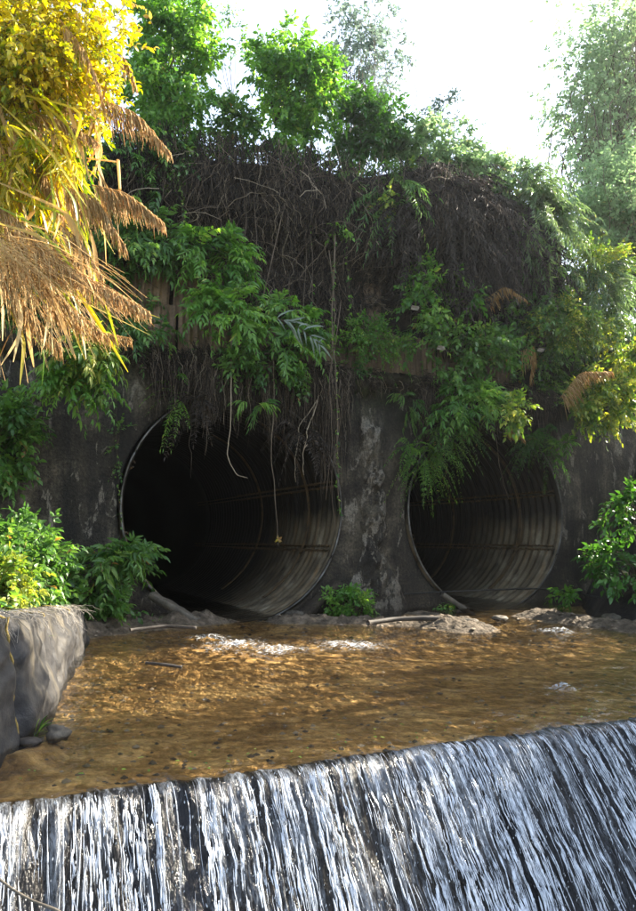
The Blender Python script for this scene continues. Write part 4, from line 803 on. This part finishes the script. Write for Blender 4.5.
# moss/soil lip on the headwall top
uu, vv = np.meshgrid(np.linspace(-5, 12, 500), np.linspace(0, 1, 22), indexing='ij')
crown = .80 * (np.exp(-((uu - .5) / 1.5) ** 4) + np.exp(-((uu - 6.2) / 1.6) ** 4)); top_ = 5.15 + .15 * fbm(uu * 1.1, 0, 0, 141); bot = 4.72 - crown + .28 * fbm(uu * 2.3, 0, 0, 143) + .10 * vnoise(uu * 14, 0, 0, 144)
zz = top_ + (bot - top_) * vv; nn_ = .15 - (.28 + .1 * fbm(uu * 3, zz * 3, 0, 145)) * np.sin(np.pi * np.clip(vv * .92, 0, 1)) ** .6 + .06 * fbm(uu * 9, zz * 9, 0, 146) - .06 * vv
m = MB(); m.grid(Wa(uu, nn_, zz)); o = m.build('soil_lip', M_lip, smooth=True); tag(o, 'mossy earth slumped over the headwall top', kind='structure')
# low ground cover on hill face at right and crest
def cover(name, label, P, Dn, kind, mat, scale=1.0):
    m = MB(); k = dict(KINDS[kind]); L = k.pop('L') * scale * rng.uniform(.6, 1.3, len(P)); ll = k.pop('ll') * scale; sprays(m, None, P, Dn, L, ll=ll, **k); return tag(m.build(name, G[mat]), label, kind='stuff')
K = 1500; u = rng.uniform(-6, 13, K); b = rng.uniform(-.2, 2.2, K); cover('crest_undergrowth', 'low green undergrowth along the crest', Wa(u, cliff_n(u, ztop(u)) + .5 + b, ztop(u) + .1 + b * .1), rng.normal(0, .6, (K, 3)) + ZZ * .8, 'ovate', 'green')
K = 900; u = rng.uniform(7.8, 15, K); z = rng.uniform(4.8, 8.3, K); z = np.minimum(z, ztop(u)); cover('slope_undergrowth', 'dark creeping undergrowth on the right slope', Wa(u, cliff_n(u, z) - .08, z), rng.normal(0, .6, (K, 3)) + OUT * .6, 'pinnate', 'green')
K = 170; u = rng.uniform(-4.6, 8, K); z = rng.uniform(4.9, 6.3, K); cover('creeper_leaves', 'scattered creeper leaves on the sheet wall', Wa(u, -.05 + 0 * u, z), rng.normal(0, .6, (K, 3)) + OUT * .5, 'pinnate', 'green', .8)
K = 900; u = rng.uniform(-8, -1.7, K); z = rng.uniform(4.9, 9.2, K); cover('cliff_creeper', 'shaded creeper leaves on the cliff behind the reeds', Wa(u, cliff_n(u, z) - .15, z), rng.normal(0, .6, (K, 3)) + OUT * .5 - ZZ * .3, 'pinnate', 'green')
K = 700; t = rng.uniform(0, 1, K); px = rng.uniform(-9, -3.2, K); py = rng.uniform(5, 13.2, K); zz = .75 + np.clip(-px - 3.6, 0, 9) * .42; cover('bank_herbs', 'low leafy herbs over the left bank', np.stack([px, py, zz], 1)[px < -2.2 - (py - 5) * .28], (rng.normal(0, .6, (K, 3)) + ZZ)[px < -2.2 - (py - 5) * .28], 'ovate', 'lush', .8)
# right-hand bank trees, outside the frame on the sunny side
gtb = 'trees on the right bank'
for lab, p, r, nc in (('broad leafy tree on the right bank shading the weir', (9.9, 10.0, 6.2), (1.9, 1.3, 1.5), 110), ('leafy tree nearer the camera on the right bank', (7.9, 6.2, 5.0), (2.5, 2.0, 1.8), 170), ('tall leafy tree on the right bank top whose shade reaches the fabric wall', (7.1, 11.0, 8.0), (.8, .5, .9), 36), ('slender leafy tree on the right bank shading the near end of the wall', (6.25, 10.0, 7.7), (.75, .5, .9), 44), ('spreading leafy tree beyond the right bank whose shade falls near the right culvert', (11.6, 13.4, 8.0), (2.6, 1.5, 1.2), 90)):
    plant('leafy_tree', lab, 'tree', p, r, 'ovate', 'green', nc, 10, base=(p[0] + 1.8, p[1], 2.6), scale=1.05, stemr=.07, parts=('trunk', 'crown'), shell=.2, group=gtb)

# ------------------------------------------------------------------ small things
# concrete lips at the culvert mouths
def slab(name, lab, cat, A, B, wid, th, mat, seed):
    A, B = np.array(A, float), np.array(B, float); t = np.linspace(0, 1, 26); d = unit(B - A); s_ = unit(np.cross(d, ZZ)); up = np.cross(s_, d)
    prof_ = [(-1, 0), (-1, .8), (-.8, 1), (.8, 1), (1, .8), (1, 0)]
    P = np.stack([A[None] + (B - A) * t[:, None] + s_ * a_ * wid * .5 + up * b_ * th for a_, b_ in prof_], 1); P += .02 * fbm(P[..., 0] * 5, P[..., 1] * 5, P[..., 2] * 5, seed)[..., None]
    m = MB(); m.grid(P, closed=True); o = m.build(name, mat, base=A); return tag(o, lab, cat)
slab('concrete_lip', 'sloping grey concrete lip at the left culvert mouth', 'concrete lip', onw(150, 598, -.35), onw(197, 625, -.9), .22, .12, M_rock, 3)
slab('concrete_lip', 'tilted concrete lip at the right culvert mouth', 'concrete lip', onw(441, 596, -.25), onw(487, 628, -.6), .2, .10, M_rock, 4)
slab('concrete_lip', 'dark ramp of concrete at the right foot of the left culvert', 'concrete lip', onw(338, 585, -.15), onw(300, 622, -.4), .3, .12, M_con, 5)
def logobj(name, lab, cat, P, r, mat):
    P = np.array(P); S = 24; t = np.linspace(0, 1, S); tb = np.linspace(0, 1, len(P)); c_ = np.stack([np.interp(t, tb, P[:, i]) for i in range(3)], -1)
    for _ in range(3): c_[1:-1] = (c_[:-2] + 2 * c_[1:-1] + c_[2:]) / 4
    m = MB(); m.tubes(c_[None], (r * (1 + .15 * vnoise(t * 9, P[0][0], 0, 2)))[None] * np.ones(S), 9); o = m.build(name, mat, base=c_[0], smooth=True); return tag(o, lab, cat)
logobj('log', 'dark waterlogged pole lying at the foot of the pier', 'log', [ong(368, 623, .14), ong(395, 619, .15), ong(425, 618, .15), ong(452, 619, .12)], .045, M_wood)
logobj('log', 'thin brown branch lying on the mud under the left shrub', 'log', [ong(130, 630, .2), ong(165, 626, .2), ong(196, 628, .18)], .025, M_wood)
logobj('stick', 'short dark stick lying in the shallow water', 'stick', [ong(146, 663, .03), ong(160, 664, .035), ong(182, 667, .0)], .018, M_wood)
logobj('twig', 'bent pale twig arching before the waterfall at lower left', 'twig', [atd(-14, 868, 3.5), atd(10, 888, 3.45), atd(32, 901, 3.4), atd(60, 911, 3.35), atd(80, 930, 3.3)], .006, M_rock)
logobj('hose', 'black hose slung across the right culvert and bank', 'hose', [onw(404, 594, -.2), onw(440, 592, -.3), onw(490, 590, -.35), onw(540, 588, -.3), onw(565, 591, -.2), atd(600, 598, 14.6), atd(660, 606, 13.5)], .02, M_hose)
def stone(lab, p, r, seed, mat=M_rock, name='rock', group='stones in the stream'):
    th = np.linspace(0, np.pi, 14); ph = np.linspace(0, 2 * np.pi, 22, endpoint=False); T_, P_ = np.meshgrid(th, ph, indexing='ij'); d = np.stack([np.sin(T_) * np.cos(P_), np.sin(T_) * np.sin(P_), np.cos(T_)], -1)
    q = d * np.array(r) * (1 + .6 * fbm(d[..., 0] * 1.3, d[..., 1] * 1.3, d[..., 2] * 1.3 + seed, seed))[..., None]; m = MB(); m.grid(q + p, closed=True); return tag(m.build(name, mat, base=p, smooth=True), lab, 'stone', group)
stone('round grey stone at the foot of the fabric wall', ong(58, 733, .02), (.09, .08, .06), 3)
stone('flat dark stone beside the grass tuft', ong(28, 742, 0), (.12, .07, .035), 4, M_wood)
for k, (x, y, r, lab) in enumerate([(275, 620, .12, 'small rubble stone at the left edge of the mud ledge'), (298, 615, .18, 'angular stone at the foot of the left culvert ramp'), (470, 622, .14, 'stone below the right culvert lip'), (500, 618, .10, 'small wet stone in front of the right culvert'), (112, 632, .14, 'stone at the water edge under the broad leaved shrub'), (92, 636, .10, 'small stone at the end of the fabric wall'),
      (540, 618, .13, 'stone at the right foot of the right culvert'), (590, 622, .12, 'stone on the mud under the right bank'), (612, 618, .16, 'largest stone at the foot of the right bank'), (630, 628, .09, 'little stone at the right photo edge')]):
    stone(lab, ong(x, y, .0), (r * 1.3, r * 1.1, r * .5), 10 + k)
K = 1300; px_ = rng.uniform(40, 640, K); py_ = np.where(rng.random(K) < .5, rng.uniform(612, 640, K), rng.uniform(640, 770, K)); m = MB()
oc = np.array([[1, 0, 0], [.4, .9, 0], [-.6, .8, .1], [-1, -.1, 0], [-.4, -.8, 0], [.6, -.8, .1], [.1, .1, .6]]); of = np.array([[0, 1, 6], [1, 2, 6], [2, 3, 6], [3, 4, 6], [4, 5, 6], [5, 0, 6]])
ia = []
for x, y in zip(px_, py_):
    p = ong(x, y); q_ = p - LA; aa_ = q_ @ LD; bb_ = -(q_ @ LN); i = int(np.clip(np.searchsorted(BA, aa_), 0, len(BA) - 1)); j = int(np.clip(np.searchsorted(BB, bb_), 0, len(BB) - 1)); z_ = BED[i, j, 2]
    if bb_ < .1: continue
    r_ = rng.uniform(.012, .05) * (1 if y < 640 else .7); an = rng.uniform(0, 6.28); rot = np.array([[math.cos(an), math.sin(an), 0], [-math.sin(an), math.cos(an), 0], [0, 0, 1]])
    m.add((oc * (1 + rng.normal(0, .18, oc.shape))) * r_ @ rot + [p[0], p[1], z_], of, rng.random())
tag(m.build('pebbles', G['peb'], smooth=False), 'loose pebbles over the stream bed and mud', kind='stuff')
# pale litter caught in the shrubs
for k, (x, y, n, lab) in enumerate([(415, 308, -1.4, 'scrap of white litter caught under the dead ferns'), (441, 348, -1.6, 'scrap of white litter in the wide shrub'), (541, 350, -1.6, 'scrap of white litter on the right slope')]):
    p = onw(x, y, n); g_ = np.linspace(-1, 1, 8); a, b = np.meshgrid(g_, g_, indexing='ij'); q = p + U * a[..., None] * .09 + (ZZ * .6 + OUT * .5) * b[..., None] * .06 + OUT * (.03 * fbm(a * 2 + k, b * 2))[..., None]
    m = MB(); m.grid(q); tag(m.build('litter', M_fibre, base=p, smooth=True), lab, 'litter')
# fallen leaves on water edge of lip
K = 60; a = rng.uniform(-.5, 5, K); P_ = LA + a[:, None] * LD - rng.uniform(.03, .5, K)[:, None] * LN + ZZ * .012; m = MB(); m.leaves(P_, rng.normal(0, 1, (K, 3)) * [1, 1, .05], np.tile(ZZ, (K, 1)), rng.uniform(.02, .05, K), rng.uniform(.01, .02, K), rng.random(K), 'ovate', .02); tag(m.build('moss_tufts', G['lush']), 'scattered green leaves near the weir lip', kind='stuff')

# thin sunlit air
hm = bpy.data.materials.new('hazy_air'); hm.use_nodes = True; nt = hm.node_tree; nt.nodes.clear()
v = nt.nodes.new('ShaderNodeVolumePrincipled'); v.inputs['Density'].default_value = .0005; v.inputs['Anisotropy'].default_value = .75; v.inputs['Color'].default_value = (.9, .95, 1, 1)
o_ = nt.nodes.new('ShaderNodeOutputMaterial'); nt.links.new(v.outputs[0], o_.inputs['Volume'])
me = bpy.data.meshes.new('haze'); X_, Z0_, Z1_ = 650, -30, 24
me.from_pydata([(x, y, z) for z in (Z0_, Z1_) for y in (-X_, X_) for x in (-X_, X_)], [], [(0, 2, 3, 1), (4, 5, 7, 6), (0, 1, 5, 4), (2, 6, 7, 3), (0, 4, 6, 2), (1, 3, 7, 5)]); me.materials.append(hm)
hz = bpy.data.objects.new('haze', me); C.objects.link(hz); hz['kind'] = 'stuff'; hz['label'] = 'thin sunlit haze over the gully'
